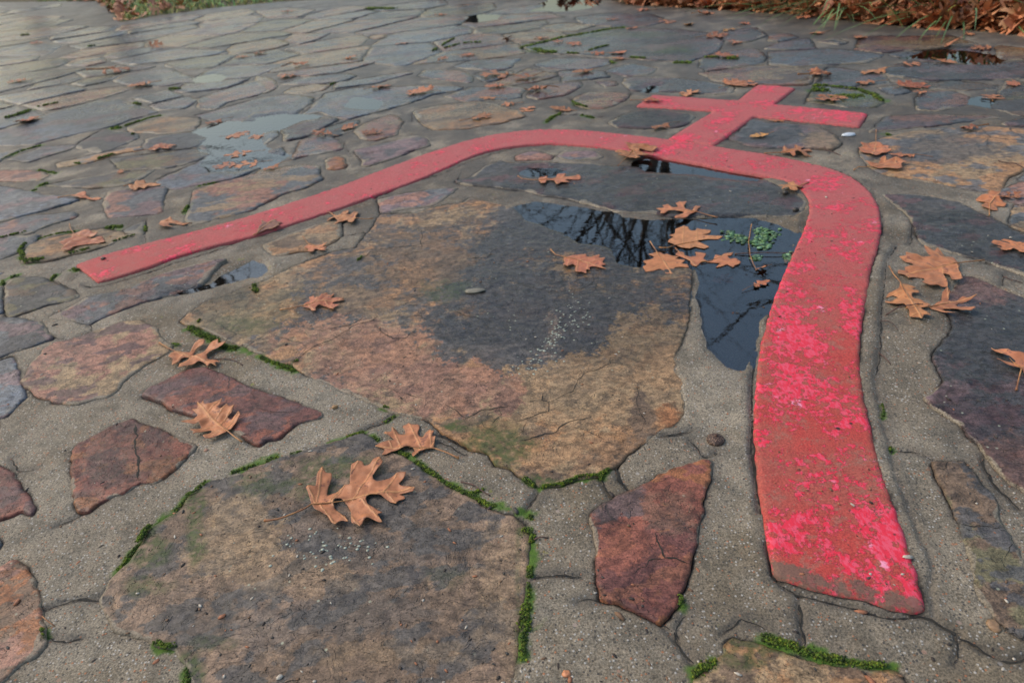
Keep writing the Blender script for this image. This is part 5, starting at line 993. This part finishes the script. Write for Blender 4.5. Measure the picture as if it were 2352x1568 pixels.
# further leaves: (tile row, tile col, tx, ty, blade width in full-view units, rotation deg or None, tint key, label)
TN = dict(o=(1.05,1.0,.95), p=(1.05,.9,1.0), y=(1.25,1.6,1.1), b=(.85,.8,.85), t=(1.12,1.2,1.15), r=(.95,.68,.65), d=(.62,.52,.6))
LV = [
 (0,2,230,825,58,'b','curled brown oak leaf on the mauve stone in front of the reddish diamond-shaped one'),
 (0,2,140,1000,42,'o','small oak leaf above the crest of the curve left of the mossy joint'),
 (0,2,450,1005,58,'t','tan oak leaf at the upper end of the mossy joint above the crest'),
 (0,2,1370,1170,64,'o','tan oak leaf between the left arm of the cross and the red curve'),
 (0,2,1290,940,52,'r','thin reddish oak leaf stuck on the left end of the cross arm'),
 (0,2,1620,850,58,'t','golden oak leaf touching the back of the left arm of the cross'),
 (0,2,2100,765,66,'o','oak leaf immediately left of the top of the cross'),
 (0,2,2050,390,48,'p','pale pink oak leaf far behind the top of the cross'),
 (0,2,1880,325,58,'b','brown oak leaf at the right end of the huge mossy-edged slab'),
 (0,2,1430,200,40,'b','brown leaf behind the huge mossy-edged slab, left of the yellow one'),
 (0,2,1620,225,42,'y','yellow leaf lying behind the huge mossy-edged slab'),
 (0,2,920,178,36,'b','brown leaf far back behind the sandy oval stone'),
 (0,2,790,497,36,'p','left of two pink leaves on the front edge of the mossy-edged slab'),
 (0,2,980,492,44,'p','right of two pink leaves on the front edge of the mossy-edged slab'),
 (0,2,1000,538,38,'o','leaf in the joint just below the two pink leaves'),
 (0,2,420,390,34,'p','left pink leaf at the mossy left corner of the huge grey slab'),
 (0,2,580,408,38,'p','right pink leaf at the mossy left corner of the huge grey slab'),
 (0,2,270,348,34,'o','small leaf behind the mossy left corner of the huge grey slab'),
 (0,2,650,665,56,'t','tan leaf in front of the bluish oblong stone'),
 (0,2,1110,262,34,'o','leaf on the rear mossy edge of the huge grey slab'),
 (0,2,1200,92,34,'p','pale leaf near the left end of the leaf bed'),
 (0,2,2140,218,34,'p','pink leaf in front of the leaf bed behind the cross'),
 (0,2,1980,520,52,'p','pink leaf with a moss tuft at the front right corner of the huge grey slab'),
 (0,2,120,715,66,'b','dull leaf on the reddish diamond-shaped stone'),
 (0,2,1780,125,40,'b','curled brown leaf just in front of the middle of the leaf bed'),
 (0,2,1990,272,32,'y','yellowish leaf between the cross and the leaf bed'),
 (0,2,2270,1250,48,'y','pale yellow oak leaf on the slab below the right arm of the cross'),
 (0,3,70,1105,40,'o','oak leaf touching the front edge of the right arm of the cross'),
 (0,3,340,160,48,'p','pinkish leaf at the front of the leaf bed beside the grass tuft'),
 (0,3,450,300,40,'o','leaf just behind the small pale grey stone'),
 (0,3,850,342,36,'o','leaf right of the small pale grey stone'),
 (0,3,1700,420,52,'o','upright orange leaf above the far puddle on the right'),
 (0,3,1960,445,46,'o','orange leaf at the right end of the far puddle'),
 (0,3,1330,590,42,'o','left of two leaves in front of the far puddle on the right'),
 (0,3,1640,572,48,'o','right of two leaves in front of the far puddle on the right'),
 (0,3,980,662,72,'t','long tan leaf behind the moss-covered stone'),
 (0,3,480,685,60,'b','curled brown leaf on the shiny slab behind the cross top'),
 (0,3,890,762,50,'o','orange leaf behind the moss-covered stone, stubby and broad'),
 (0,3,1340,788,60,'r','reddish oak leaf above the mauve half-round stone'),
 (0,3,1400,855,42,'o','small leaf on the upper left of the mauve half-round stone'),
 (0,3,560,905,74,'o','oak leaf lying on the flat green moss right of the cross top'),
 (0,3,2070,880,48,'o','leaf right of the tiny puddle at the right'),
 (0,3,1850,312,34,'o','leaf in front of the leaf bed near the right edge'),
 (0,3,1230,1425,58,'b','brown leaf of the cluster touching the dark lichen patch'),
 (0,3,270,1390,84,'o','oak leaf on the tan corner of the slab below the right arm of the cross'),
 (0,3,1840,1190,44,'d','dark shrivelled leaf at the rear edge of the wide orange tan slab'),
 (0,3,2250,770,36,'p','pink leaf near the right edge behind the reddish stone'),
 (0,1,280,112,36,'p','pink leaf on the mauve shiny slab far back'),
 (0,1,1700,138,30,'o','leaf left of the narrow far puddle in the middle'),
 (0,1,1340,402,32,'o','lone leaf in the middle of the far paving'),
 (0,1,880,530,34,'o','leaf on the dark rough slab of the far paving'),
 (0,1,410,600,46,'b','curled brown leaf behind the thin grey stone'),
 (0,1,280,702,50,'o','oak leaf on the pinkish stone left of the thin grey one'),
 (0,1,1150,795,50,'o','oak leaf on the rear edge of the large wet blue-grey slab'),
 (0,1,1500,845,60,'o','oak leaf on the right end of the large wet blue-grey slab'),
 (0,1,1720,542,34,'o','small leaf left of the slate blue stone'),
 (0,1,1950,508,34,'p','small pink leaf behind the slate blue stone'),
 (0,1,2200,690,74,'o','large oak leaf on the rear half of the reddish diamond-shaped stone'),
 (0,1,2200,802,50,'p','pink oak leaf in front of the reddish diamond-shaped stone'),
 (0,1,2130,900,46,'t','tan oak leaf above the right end of the long tan slab'),
 (0,1,2320,955,36,'o','oak leaf touching the right end of the long tan slab'),
 (0,1,2080,1075,56,'t','tan oak leaf on the front edge of the long tan slab'),
 (0,1,860,1165,42,'o','oak leaf left of the stepped reddish stone'),
 (0,1,600,1235,56,'b','brown oak leaf between the leafy puddle and the stepped reddish stone'),
 (0,1,1060,1222,50,'b','brown leaf on the front step of the stepped reddish stone'),
 (0,1,2310,370,30,'r','upright rusty leaf fragment in the far centre'),
 (0,1,40,492,36,'o','leaf on the far left centre paving behind the small puddle'),
 (0,1,150,1545,46,'o','orange leaf at the lower right shore of the leafy puddle'),
 (0,1,20,1240,56,'o','leaf floating at the right end of the leafy puddle'),
 (0,0,160,752,44,'o','leaf on the dark slate slab with a black front edge'),
 (0,0,250,1112,60,'r','red leaf behind the long blue-grey slab at the far left'),
 (0,0,330,402,34,'p','pink leaf on the far upper left paving'),
 (0,0,1440,422,32,'o','brown leaf standing up in the upper left paving'),
 (0,0,1080,660,66,'o','row of crumpled leaf behind the bluish slab left of the small puddle'),
 (0,0,1290,785,62,'o','orange leaf on the front edge of the bluish slab left of the small puddle'),
 (0,0,1970,1118,50,'o','orange leaf at the rear shore of the leafy puddle'),
 (0,0,1500,1352,66,'p','pinkish leaf beside the orange tan sliver of stone'),
 (0,0,2220,522,30,'o','leaf right above the small puddle at the upper left'),
 (0,0,2190,1225,52,'o','rear leaf floating in the leafy puddle'),
 (0,0,2180,1400,70,'o','middle of the leaves floating in the leafy puddle'),
 (0,0,2060,1500,60,'p','front left leaf floating in the leafy puddle'),
 (0,0,2260,1490,60,'o','front right leaf floating in the leafy puddle'),
 (1,0,1110,8,26,'o','tiny leaf fragment on the brown sliver-shaped stone'),
 (1,2,2290,1015,52,'p','pink leaf in the shallow water close to the inner edge of the red strip'),
 (1,2,2300,880,32,'o','narrow orange leaf with a hole standing out of the puddle by the red strip'),
 (1,2,1950,960,58,'d','sodden brown leaf sunk in the puddle below the floating ones'),
 (1,3,2250,705,76,'o','oak leaf on the blackish slab to the right of the bend'),
 (1,3,2270,240,60,'o','oak leaf at the right picture edge level with the bend'),
]
keys = list(PROTO); rl = random.Random(11)
for i, (r, c, tx, ty, wpx, tk, lab) in enumerate(LV):
    P = np.array([588*c+tx/4., 392*r+ty/4.]); W0 = unp(P, .005); zc = W0[1]*math.cos(TH)+EYE*math.sin(TH); size = wpx*zc/FP*.95
    k = keys[i*5 % len(keys)]; ms, ln = PROTO[k]; scl = size/(ln*1.0)
    rz = rl.uniform(-.5, .5)+(math.pi if rl.random() < .5 else 0); rz += -math.atan2(*(unp(LF[k][1][-1])-unp(LF[k][0]).mean(0))[::-1])
    z0 = ground_at(W0[0], W0[1]); up = 0.55 if lab.startswith('upright') or 'standing' in lab else rl.uniform(-.10, .10)
    curl = 1.0 if 'curled' not in lab and 'crumpled' not in lab and 'shrivel' not in lab else 2.0
    t = TN[tk]; v = rl.uniform(.62, 1.12)
    root, _ = put_leaf((W0[0], W0[1], z0+.0015+abs(up)*.2*size), rz, None, lab, (t[0]*v, t[1]*v, t[2]*v, 1), GL, scl, (up, rl.uniform(-.08, .08)), ms, rl.random() < .5)
    if curl > 1: root.scale[2] *= 2.2
    if 'float' in lab or 'sunk' in lab: root.scale[2] *= .3; root.rotation_euler[0] = 0; root.rotation_euler[1] = 0; root.location[2] = ZW+.0005-(.002 if 'sunk' in lab else 0)

# ---------------------------------------------------------------- twigs, pebbles, acorn cap
def twig(P, r, lab, knots=True, lift=.002, mat=None):
    W0 = resample(unp(P, .005), .004*max(1, unp(P)[:, 1].mean()), False); z = top_z(W0[:, 0], W0[:, 1]); z = np.maximum(z, ZW); z = z + r + lift*np.abs(np.sin(np.linspace(0, 3.1, len(z))))
    c = W0.mean(0); rr = [r*(1.25 if (knots and i % 3 == 0) else .85)*(1-.4*i/len(W0)) for i in range(len(W0))]
    V, F = tube([(a-c[0], b-c[1], q-z.min()) for (a, b), q in zip(W0, z)], rr, 7)
    o = mesh('twig', V, F, mat or M_TWIG); o.location = (c[0], c[1], z.min()); tag(o, lab, 'twig'); return o
twig(T((2,0,[(1945,125),(1960,150),(2050,143),(2110,155),(2165,172),(2225,205)])), .0011, 'dark knotty twig pointing right from the bright orange leaf by the moss cushions')
twig(T((2,1,[(1880,1265),(1940,1285),(2000,1305),(2060,1350),(2150,1395)])), .0009, 'thin red brown twig on mortar above the moss line of the bottom slab')
twig(T((3,2,[(190,235),(240,218),(290,210),(330,210)])), .0009, 'short reddish twig beside the moss at the right corner of the bottom slab')
twig(T((2,3,[(1025,95),(1060,125),(1090,155),(1130,190)])), .0010, 'short dark twig lying across the crack beside the right edge of the red strip', False)
twig(T((1,3,[(1040,1360),(1100,1365),(1150,1390),(1200,1440)])), .0007, 'thin curved twig on mortar below the golden brown leaf at the right', False)
twig(T((1,3,[(1090,1305),(1200,1275),(1300,1265),(1370,1240),(1440,1210)])), .0010, 'dark twig lying over the golden brown oak leaf right of the strip', True, .009)
twig(T((1,2,[(2205,470),(2190,550),(2175,650),(2190,770),(2215,830),(2250,890)])), .0011, 'pale straw-like stalk sticking up in the puddle beside the algae', True, .004, M_STEM)
twig(T((1,2,[(2050,740),(2351,742)]),(1,3,[(130,745),(290,725)])), .0011, 'dark twig spanning from the puddle onto the inner edge of the red strip', True, .003)
twig(T((0,3,[(520,1350),(560,1380),(610,1390),(670,1410)])), .0012, 'small dark twig on mortar between the wide orange tan slab and the red bend')
twig(T((0,3,[(2120,1475),(2200,1500),(2280,1505),(2351,1540)])), .0012, 'dark twig on the right end of the wide orange tan slab')
twig(T((1,3,[(2170,950),(2220,985),(2350,1010)])), .0009, 'thin twig on the pale mortar strip at the right picture edge', False)
twig(T((2,2,[(2100,240),(2140,280),(2185,330)])), .0007, 'short straw at the lower tip of the puddle against the red strip', False, .001, M_STEM)
twig(T((3,0,[(385,950),(430,985),(490,1025)])), .0007, 'tiny forked straw beside the glistening orange stone', False, .001, M_STEM)
def blob(seed, sub=2, amp=.25, sq=(1, 1, .7)):
    import bmesh
    b = bmesh.new(); bmesh.ops.create_icosphere(b, subdivisions=sub, radius=1)
    V = np.array([v.co[:] for v in b.verts]); F = [tuple(v.index for v in f.verts) for f in b.faces]; b.free()
    n = 1+amp*fbm(V[:, 0]+seed*3.1, V[:, 1]+V[:, 2]*1.7, 1.3, 3, seed); return V*n[:, None]*np.array(sq), F
def pebble(P, r, col, lab, sq=(1, .8, .6), seed=1):
    W0 = unp(P, .003); V, F = blob(seed, 3, .35, sq); m = mat_simple('pebble_stone', tuple(c*.75 for c in col), col, 400, .45, .0004)
    o = mesh('pebble', V*r, F, m); o.location = (W0[0], W0[1], float(top_z(W0[0], W0[1])[0])+r*sq[2]*.6); tag(o, lab, 'pebble')
pebble(T((2,1,[(725,605)]))[0], .0040, (.36,.20,.08), 'amber coloured pebble on mortar right of the purplish red oblong stone', (1,.75,.7), 3)
pebble(T((3,2,[(498,1470)]))[0], .0036, (.55,.22,.10), 'coral pebble in the mortar at the bottom edge of the picture', (1,.9,.5), 4)
pebble(T((1,0,[(955,825)]))[0], .0052, (.10,.05,.04), 'small dark pebble on the left end of the red strip', (1,.8,.6), 5)
pebble(T((0,3,[(740,1242)]))[0], .017, (.60,.66,.72), 'white flat shard of stone on mortar below the right arm of the cross', (1,.5,.28), 6)
pebble(T((1,1,[(2010,1105)]))[0], .017, (.22,.20,.15), 'crumb of mortar stuck on the dark centre of the largest slab', (1,.42,.16), 7)
pebble(T((2,0,[(1892,993)]))[0], .0028, (.46,.24,.15), 'pinkish pebble between the shiny dark red stone and the pale orange leaf', (1,.8,.6), 8)
pebble(T((1,3,[(160,215)]))[0], .0060, (.03,.025,.02), 'upper of two black crumbs beside the inner edge of the red bend', (1,.8,.8), 9)
pebble(T((1,3,[(255,370)]))[0], .0060, (.03,.025,.02), 'lower of two black crumbs beside the inner edge of the red bend', (1,.8,.8), 10)
pebble(T((3,3,[(2080,1030)]))[0], .0062, (.28,.17,.09), 'flat tan pebble set in mortar below the narrow olive brown stone', (.8,1,.3), 11)
# acorn cap: a scaly bowl lying upside down with its stub of stalk
W0 = unp(T((2,2,[(1875,865)]))[0], .008); R_ = .0102
root = empty('acorn_cap', (W0[0], W0[1], float(top_z(W0[0], W0[1])[0]))); tag(root, 'brown scaly acorn cap on the mortar left of the red strip', 'acorn cap')
V = []; F = []; nr, nk = 22, 64
for i in range(nr+1):
    t = i/nr*math.pi*.56
    for k in range(nk):
        a = 2*math.pi*k/nk; sc_ = 1+.055*max(0, math.sin(i*math.pi*.9)*math.cos(a*16+(i//1 % 2)*math.pi))+.02*random.uniform(-1, 1)
        V.append((R_*math.sin(t)*math.cos(a)*sc_, R_*math.sin(t)*math.sin(a)*sc_, R_*.78*(math.cos(t)*.78+.16)*sc_))
for i in range(nr):
    for k in range(nk): F.append((i*nk+k, (i+1)*nk+k, (i+1)*nk+(k+1) % nk, i*nk+(k+1) % nk))
m, n, p = newmat('acorn_scales'); b = NB(n); vv = b.voro(560, b.pos()); b.link(b.mix(b.ramp(vv, .1, .5), (.30, .19, .13), (.05, .028, .02)), p.inputs['Base Color']); b.link(b.bump(vv, .8, -.0006), p.inputs['Normal']); p.inputs['Roughness'].default_value = .6
mesh('cup', V, F, m, root); V, F = tube([(0, 0, R_*.68), (.0002, .0001, R_*.82), (.0004, 0, R_*1.0)], [.0011, .0010, .0014], 8); mesh('stalk_stub', V, F, M_TWIG, root)

# ---------------------------------------------------------------- moss (one ground cover)
mb = Bag(); rm = np.random.default_rng(5); bls = [blob(i, 1, .5, (1, 1, .85)) for i in range(6)]; mossn = 0
for P, hw, den, ht in MS:
    Q = unp(P); dist = max(.6, Q[:, 1].mean()); Q = resample(Q, .002, False); L = len(Q)*.002; r = .0012*max(1, dist/.8)**1.0; hw_ = hw*.001*.62
    Q = Q + np.stack([fbm(Q[:, 0], Q[:, 1], 25/max(1, dist), 3, 301), fbm(Q[:, 0], Q[:, 1], 25/max(1, dist), 3, 302)], -1)*.006*max(1, dist)
    gp = fbm(Q[:, 0], Q[:, 1], 16/max(1, dist), 2, 303) > -.12; Q = Q[gp] if gp.sum() > 6 and dist < 1.3 else Q
    n = int(min(2200, den*L*2*hw_/(r*r)*.9)+4)
    for _ in range(n):
        q = Q[rm.integers(len(Q))]; x = q[0]+rm.normal()*hw_*.55; y = q[1]+rm.normal()*hw_*.6; off = math.hypot(x-q[0], y-q[1])/max(hw_, 1e-4)
        V, F = bls[rm.integers(6)]; rr = r*rm.uniform(.55, 1.15); zz = .001+ht*.001*max(0, 1-off*off*.6)*rm.uniform(.1, .6)
        a = rm.uniform(0, 6.28); ca, sa = math.cos(a), math.sin(a); W_ = np.c_[V[:, 0]*ca-V[:, 1]*sa, V[:, 0]*sa+V[:, 1]*ca, V[:, 2]]*rr
        g_ = rm.uniform(.35, 1.6); g2 = rm.uniform(.75, 1.25)
        if _ == 0: z0 = float(np.median(top_z(Q[::9, 0], Q[::9, 1])))
        mb.add(W_+np.array([x, y, z0+zz]), F, (g_*g2*1.1, g_, g_*.6)); mossn += 1
        if dist < 1.4 and rm.random() < .8:
            for q_ in range(2):
                dx, dy = rm.normal(size=2)*rr*.6; s_ = rr*.35; tx, ty = rm.normal(size=2)*rr*.5
                bx, by, bz = x+dx, y+dy, z0+zz+rr*.5
                mb.add([(bx-s_*.3, by, bz), (bx+s_*.3, by, bz), (bx, by+s_*.3, bz), (bx+tx, by+ty, bz+rr*rm.uniform(.7, 1.5))], [(0, 1, 3), (1, 2, 3), (2, 0, 3)], (g_*1.5, g_*1.35, g_*.7))
o = mb.build('moss', M_MOSS); tag(o, 'bright green moss growing in the joints between the stones', 'moss', kind='stuff'); print('moss', mossn)
# grit, bud scales and crumbs lying about
gb_ = Bag(); M_GRIT = mat_simple('grit', (.8, .8, .8), (1.2, 1.2, 1.2), 300, .7, 0, True)
for _ in range(620):
    P = np.array([rm.uniform(-20, 2370), 1568*(1-rm.random()**1.3*.86)]); W0 = unp(P)
    if W0[1] > 2.2: continue
    V, F = bls[rm.integers(6)]; rr = rm.uniform(.0005, .0016)*(1.8 if rm.random() < .06 else 1); cc_ = [(.03,.022,.018),(.30,.12,.06),(.42,.38,.32),(.16,.09,.05),(.05,.045,.04)][rm.integers(5)]
    a = rm.uniform(0, 6.28); ca, sa = math.cos(a), math.sin(a); e_ = rm.uniform(1, 2.6); X_ = V[:, 0]*e_; W_ = np.c_[X_*ca-V[:, 1]*sa, X_*sa+V[:, 1]*ca, V[:, 2]*.6]*rr
    gb_.add(W_+np.array([W0[0], W0[1], max(float(top_z(W0[0], W0[1])[0]), ZW)+rr*.35]), F, cc_)
o = gb_.build('loose_grit', M_GRIT); tag(o, 'tiny loose grit and plant crumbs scattered over stones and mortar', 'grit', kind='stuff')
lb2 = Bag()
for _ in range(210):
    t = rm.random(); P = np.array([1335-125*t+rm.normal()*(14+10*math.sin(t*9)), 690+170*t+rm.normal()*12]) if _ < 150 else np.array([740+rm.normal()*70, 1265+rm.normal()*22])
    W0 = unp(P); V, F = bls[rm.integers(6)]; rr = rm.uniform(.0006, .0022)
    lb2.add(V*np.array([1.1, .9, .25])*rr+np.array([W0[0], W0[1], float(top_z(W0[0], W0[1])[0])+rr*.1]), F, (.33, .36, .30))
o = lb2.build('lichen', M_GRIT); tag(o, 'pale grey-green lichen spots speckling the slabs', 'lichen', kind='stuff')
# algae clumps in the puddle
ab = Bag(); M_ALG = mat_simple('algae', (.030, .075, .030), (.12, .20, .12), 120, .5, .002, True)
for cx, cy, rx, ry in [(2000,600,70,40),(2100,620,45,35),(2290,560,60,45),(2250,650,60,40),(2250,800,40,20),(2330,690,40,30),(2360,590,90,60),(2555,790,50,30)]:
    for _ in range(46):
        P = T((1,2,[(cx+rm.normal()*rx*.55, cy+rm.normal()*ry*.55)]))[0]; W0 = unp(P); V, F = bls[rm.integers(6)]; rr = rm.uniform(.002, .0048); g_ = rm.uniform(.5, 1.8)
        ab.add(V*rr*np.array([1.2, 1.2, .5])+np.array([W0[0], W0[1], ZW+rm.uniform(-.0015, .0020)]), F, (g_*.9, g_, g_*rm.uniform(.5, 1.1)))
o = ab.build('algae', M_ALG); tag(o, 'dull green algae clumps floating in the puddle by the red strip', 'algae', kind='stuff')

# ---------------------------------------------------------------- leaf litter bed, grass
lb = Bag(); rq = np.random.default_rng(9)
protoO = []
for k in 'ABCD':
    Wo = unp(LF[k][0]); Wo = Wo-Wo.mean(0); Wo /= np.hypot(*Wo.T).max(); q = resample(Wo, .18)
    vs, es, fs, *_ = delaunay_2d_cdt([Vector(p) for p in q.tolist()]+[Vector((0, 0))], [(i, (i+1) % len(q)) for i in range(len(q))], [], 1, 1e-6); protoO.append((np.array([tuple(v) for v in vs]), [tuple(f) for f in fs]))
def litter(n, xr, dep, dens_lo):
    for _ in range(n):
        x = rq.uniform(*xr); fy = float(far_y(np.array(x))); d = rq.exponential(.22)*dep - .05; y = fy+d
        V, F = protoO[rq.integers(4)]; r = rq.uniform(.035, .062); a = rq.uniform(0, 6.28)
        z = np.hypot(V[:, 0], V[:, 1])**2*rq.uniform(-.5, .7)+V[:, 0]*rq.normal()*.25
        tx, ty = rq.normal(size=2)*.45; ca, sa = math.cos(a), math.sin(a); X_ = (V[:, 0]*ca-V[:, 1]*sa)*r; Y_ = (V[:, 0]*sa+V[:, 1]*ca)*r
        Z_ = z*r+X_*tx+Y_*ty; lift = float(soil_z(np.array(x), np.array(y)))
        lift = max(lift, 0.002)+rq.uniform(.0, .085)*min(1, max(0.04, (d+.04)/.16)); v = rq.uniform(.5, 1.5); h_ = rq.uniform(.7, 1.1)
        lb.add(np.c_[X_+x, Y_+y, Z_-Z_.min()*.6+lift], F, (v, v*h_*.9, v*h_*.8))
xa = float(unp([(1435, 5)])[0][0]); xb = 5.6
litter(2900, (xa, 2.9), 1.3, 0); litter(130, (-4.6, -2.4), 1.5, 0); litter(60, (xa-1.2, xa), .3, 0)
o = lb.build('leaf_litter', M_LITTER, sm=False); tag(o, 'deep bed of brown dead oak leaves along the far edge of the paving', 'leaf litter', kind='stuff')
def blade(bag, x, y, z, L, az, lean, wd, col):
    n = 6; pts = []; h = 0
    for i in range(n+1):
        t = i/n; out = L*(math.sin(lean)*t + .35*t*t); up = L*(math.cos(lean)*t - .55*t*t*math.sin(lean+.3)); pts.append((x+math.cos(az)*out, y+math.sin(az)*out, z+max(up, .004)))
    V = []; px_, py_ = -math.sin(az), math.cos(az)
    for i, p in enumerate(pts):
        w_ = wd*(1-(i/n)**2)+.0004; V += [(p[0]-px_*w_, p[1]-py_*w_, p[2]), (p[0], p[1], p[2]-w_*.5), (p[0]+px_*w_, p[1]+py_*w_, p[2])]
    F = [f for i in range(n) for f in ((3*i, 3*i+1, 3*i+4, 3*i+3), (3*i+1, 3*i+2, 3*i+5, 3*i+4))]; bag.add(V, F, col)
labs = ['long-leaved grass tuft arching over the leaf bed right of the middle of the top edge', 'long-leaved grass tuft at the upper right corner of the picture','low grass tuft just behind the arching one in the leaf bed']
for j, (px_, off, n, L) in enumerate([(2110, .42, 230, .46), (2330, .38, 170, .46), (1990, 1.1, 150, .44)]):
    W0 = unp([(px_, 75.)])[0]; x0 = W0[0]; y0 = float(far_y(np.array(x0)))+off; root = empty('grass_tuft', (x0, y0, .0)); tag(root, labs[j], 'grass tuft', 'grass tufts in the leaf bed'); gb = Bag()
    for _ in range(n):
        az = rq.uniform(0, 6.28); rr = abs(rq.normal())*.09; g_ = rq.uniform(.5, 1.2); ye = rq.random() < .07
        blade(gb, math.cos(az)*rr, math.sin(az)*rr, -.01, L*rq.uniform(.55, 1.1), az+rq.normal()*.4, rq.uniform(.15, 1.1), .0042, (g_*(2.6 if ye else 1), g_*(1.4 if ye else 1), g_*(.7 if ye else 1)))
    gb.build('leaf_blades', M_GRASS, root)
gb = Bag()
for _ in range(7500):
    x = rq.uniform(-5.2, -1.6); fy = float(far_y(np.array(x))); y = fy+rq.uniform(-.02, 2.6)
    g_ = rq.uniform(.6, 1.6); br = rq.random() < .35
    blade(gb, x, y, float(soil_z(np.array(x), np.array(y))), rq.uniform(.03, .10), rq.uniform(0, 6.28), rq.uniform(.1, 1.0), .0035, (g_*(2.8 if br else 1.0), g_*(1.3 if br else 1.15), g_*(.8 if br else .8)))
o = gb.build('ground_cover', M_GRASS); tag(o, 'low green and brown ground cover at the far left edge of the paving', 'ground cover', kind='stuff')

# ---------------------------------------------------------------- bare trees round the terrace (seen in the puddles)
TL = ['bare tree behind the leaf bed on the right', 'bare tree straight ahead behind the paving', 'bare tree behind the far left of the paving', 'slender bare tree between the centre and the left trees', 'stout bare tree at the far right', 'distant bare tree left of the centre', 'distant bare tree right of the centre']
def tree(loc, H, r0, seed, lab):
    rt = random.Random(seed); root = empty('bare_tree', loc); tag(root, lab, 'tree', 'bare trees round the terrace'); tb = Bag(); bb = Bag()
    def limb(p, d, L, r, lev):
        n = 5 if lev < 2 else 3; pts = [p]; rad = [r]; q = p.copy(); dd = d.copy()
        for i in range(n):
            dd = (dd+Vector((rt.gauss(0, .16), rt.gauss(0, .16), rt.gauss(.04, .10)))).normalized(); q = q+dd*L/n; pts.append(q.copy()); rad.append(r*(1-.62*(i+1)/n))
            if lev < 3 and (i > 0 or lev > 0):
                for _ in range(2 if lev < 2 else 1):
                    ax = Vector((rt.gauss(0, 1), rt.gauss(0, 1), rt.gauss(.2, .6))).normalized(); nd = (dd*.75+ax*.75).normalized(); limb(q.copy(), nd, L*rt.uniform(.42, .66), rad[-1]*.52, lev+1)
        V, F = tube(pts, rad, 8 if lev == 0 else 5 if lev < 3 else 3); (tb if lev == 0 else bb).add(V, F)
    limb(Vector((0, 0, -.2)), Vector((rt.uniform(-.08, .08), rt.uniform(-.08, .08), 1)).normalized(), H, r0, 0)
    tb.build('trunk', M_BARK, root); bb.build('branches', M_BARK, root)
for (x, y, H, r, s_), lab in zip([(2.9, 8.6, 5.4, .10, 3), (-.4, 14.5, 7.5, .17, 8), (-5.6, 12.0, 7.0, .17, 5), (-3.7, 8.6, 5.4, .09, 14), (7.5, 9.0, 6.5, .19, 21), (-10.5, 19, 9, .24, 31), (6.0, 19, 8.5, .20, 37)], TL):
    tree((x, y, 0), H, r, s_, lab)
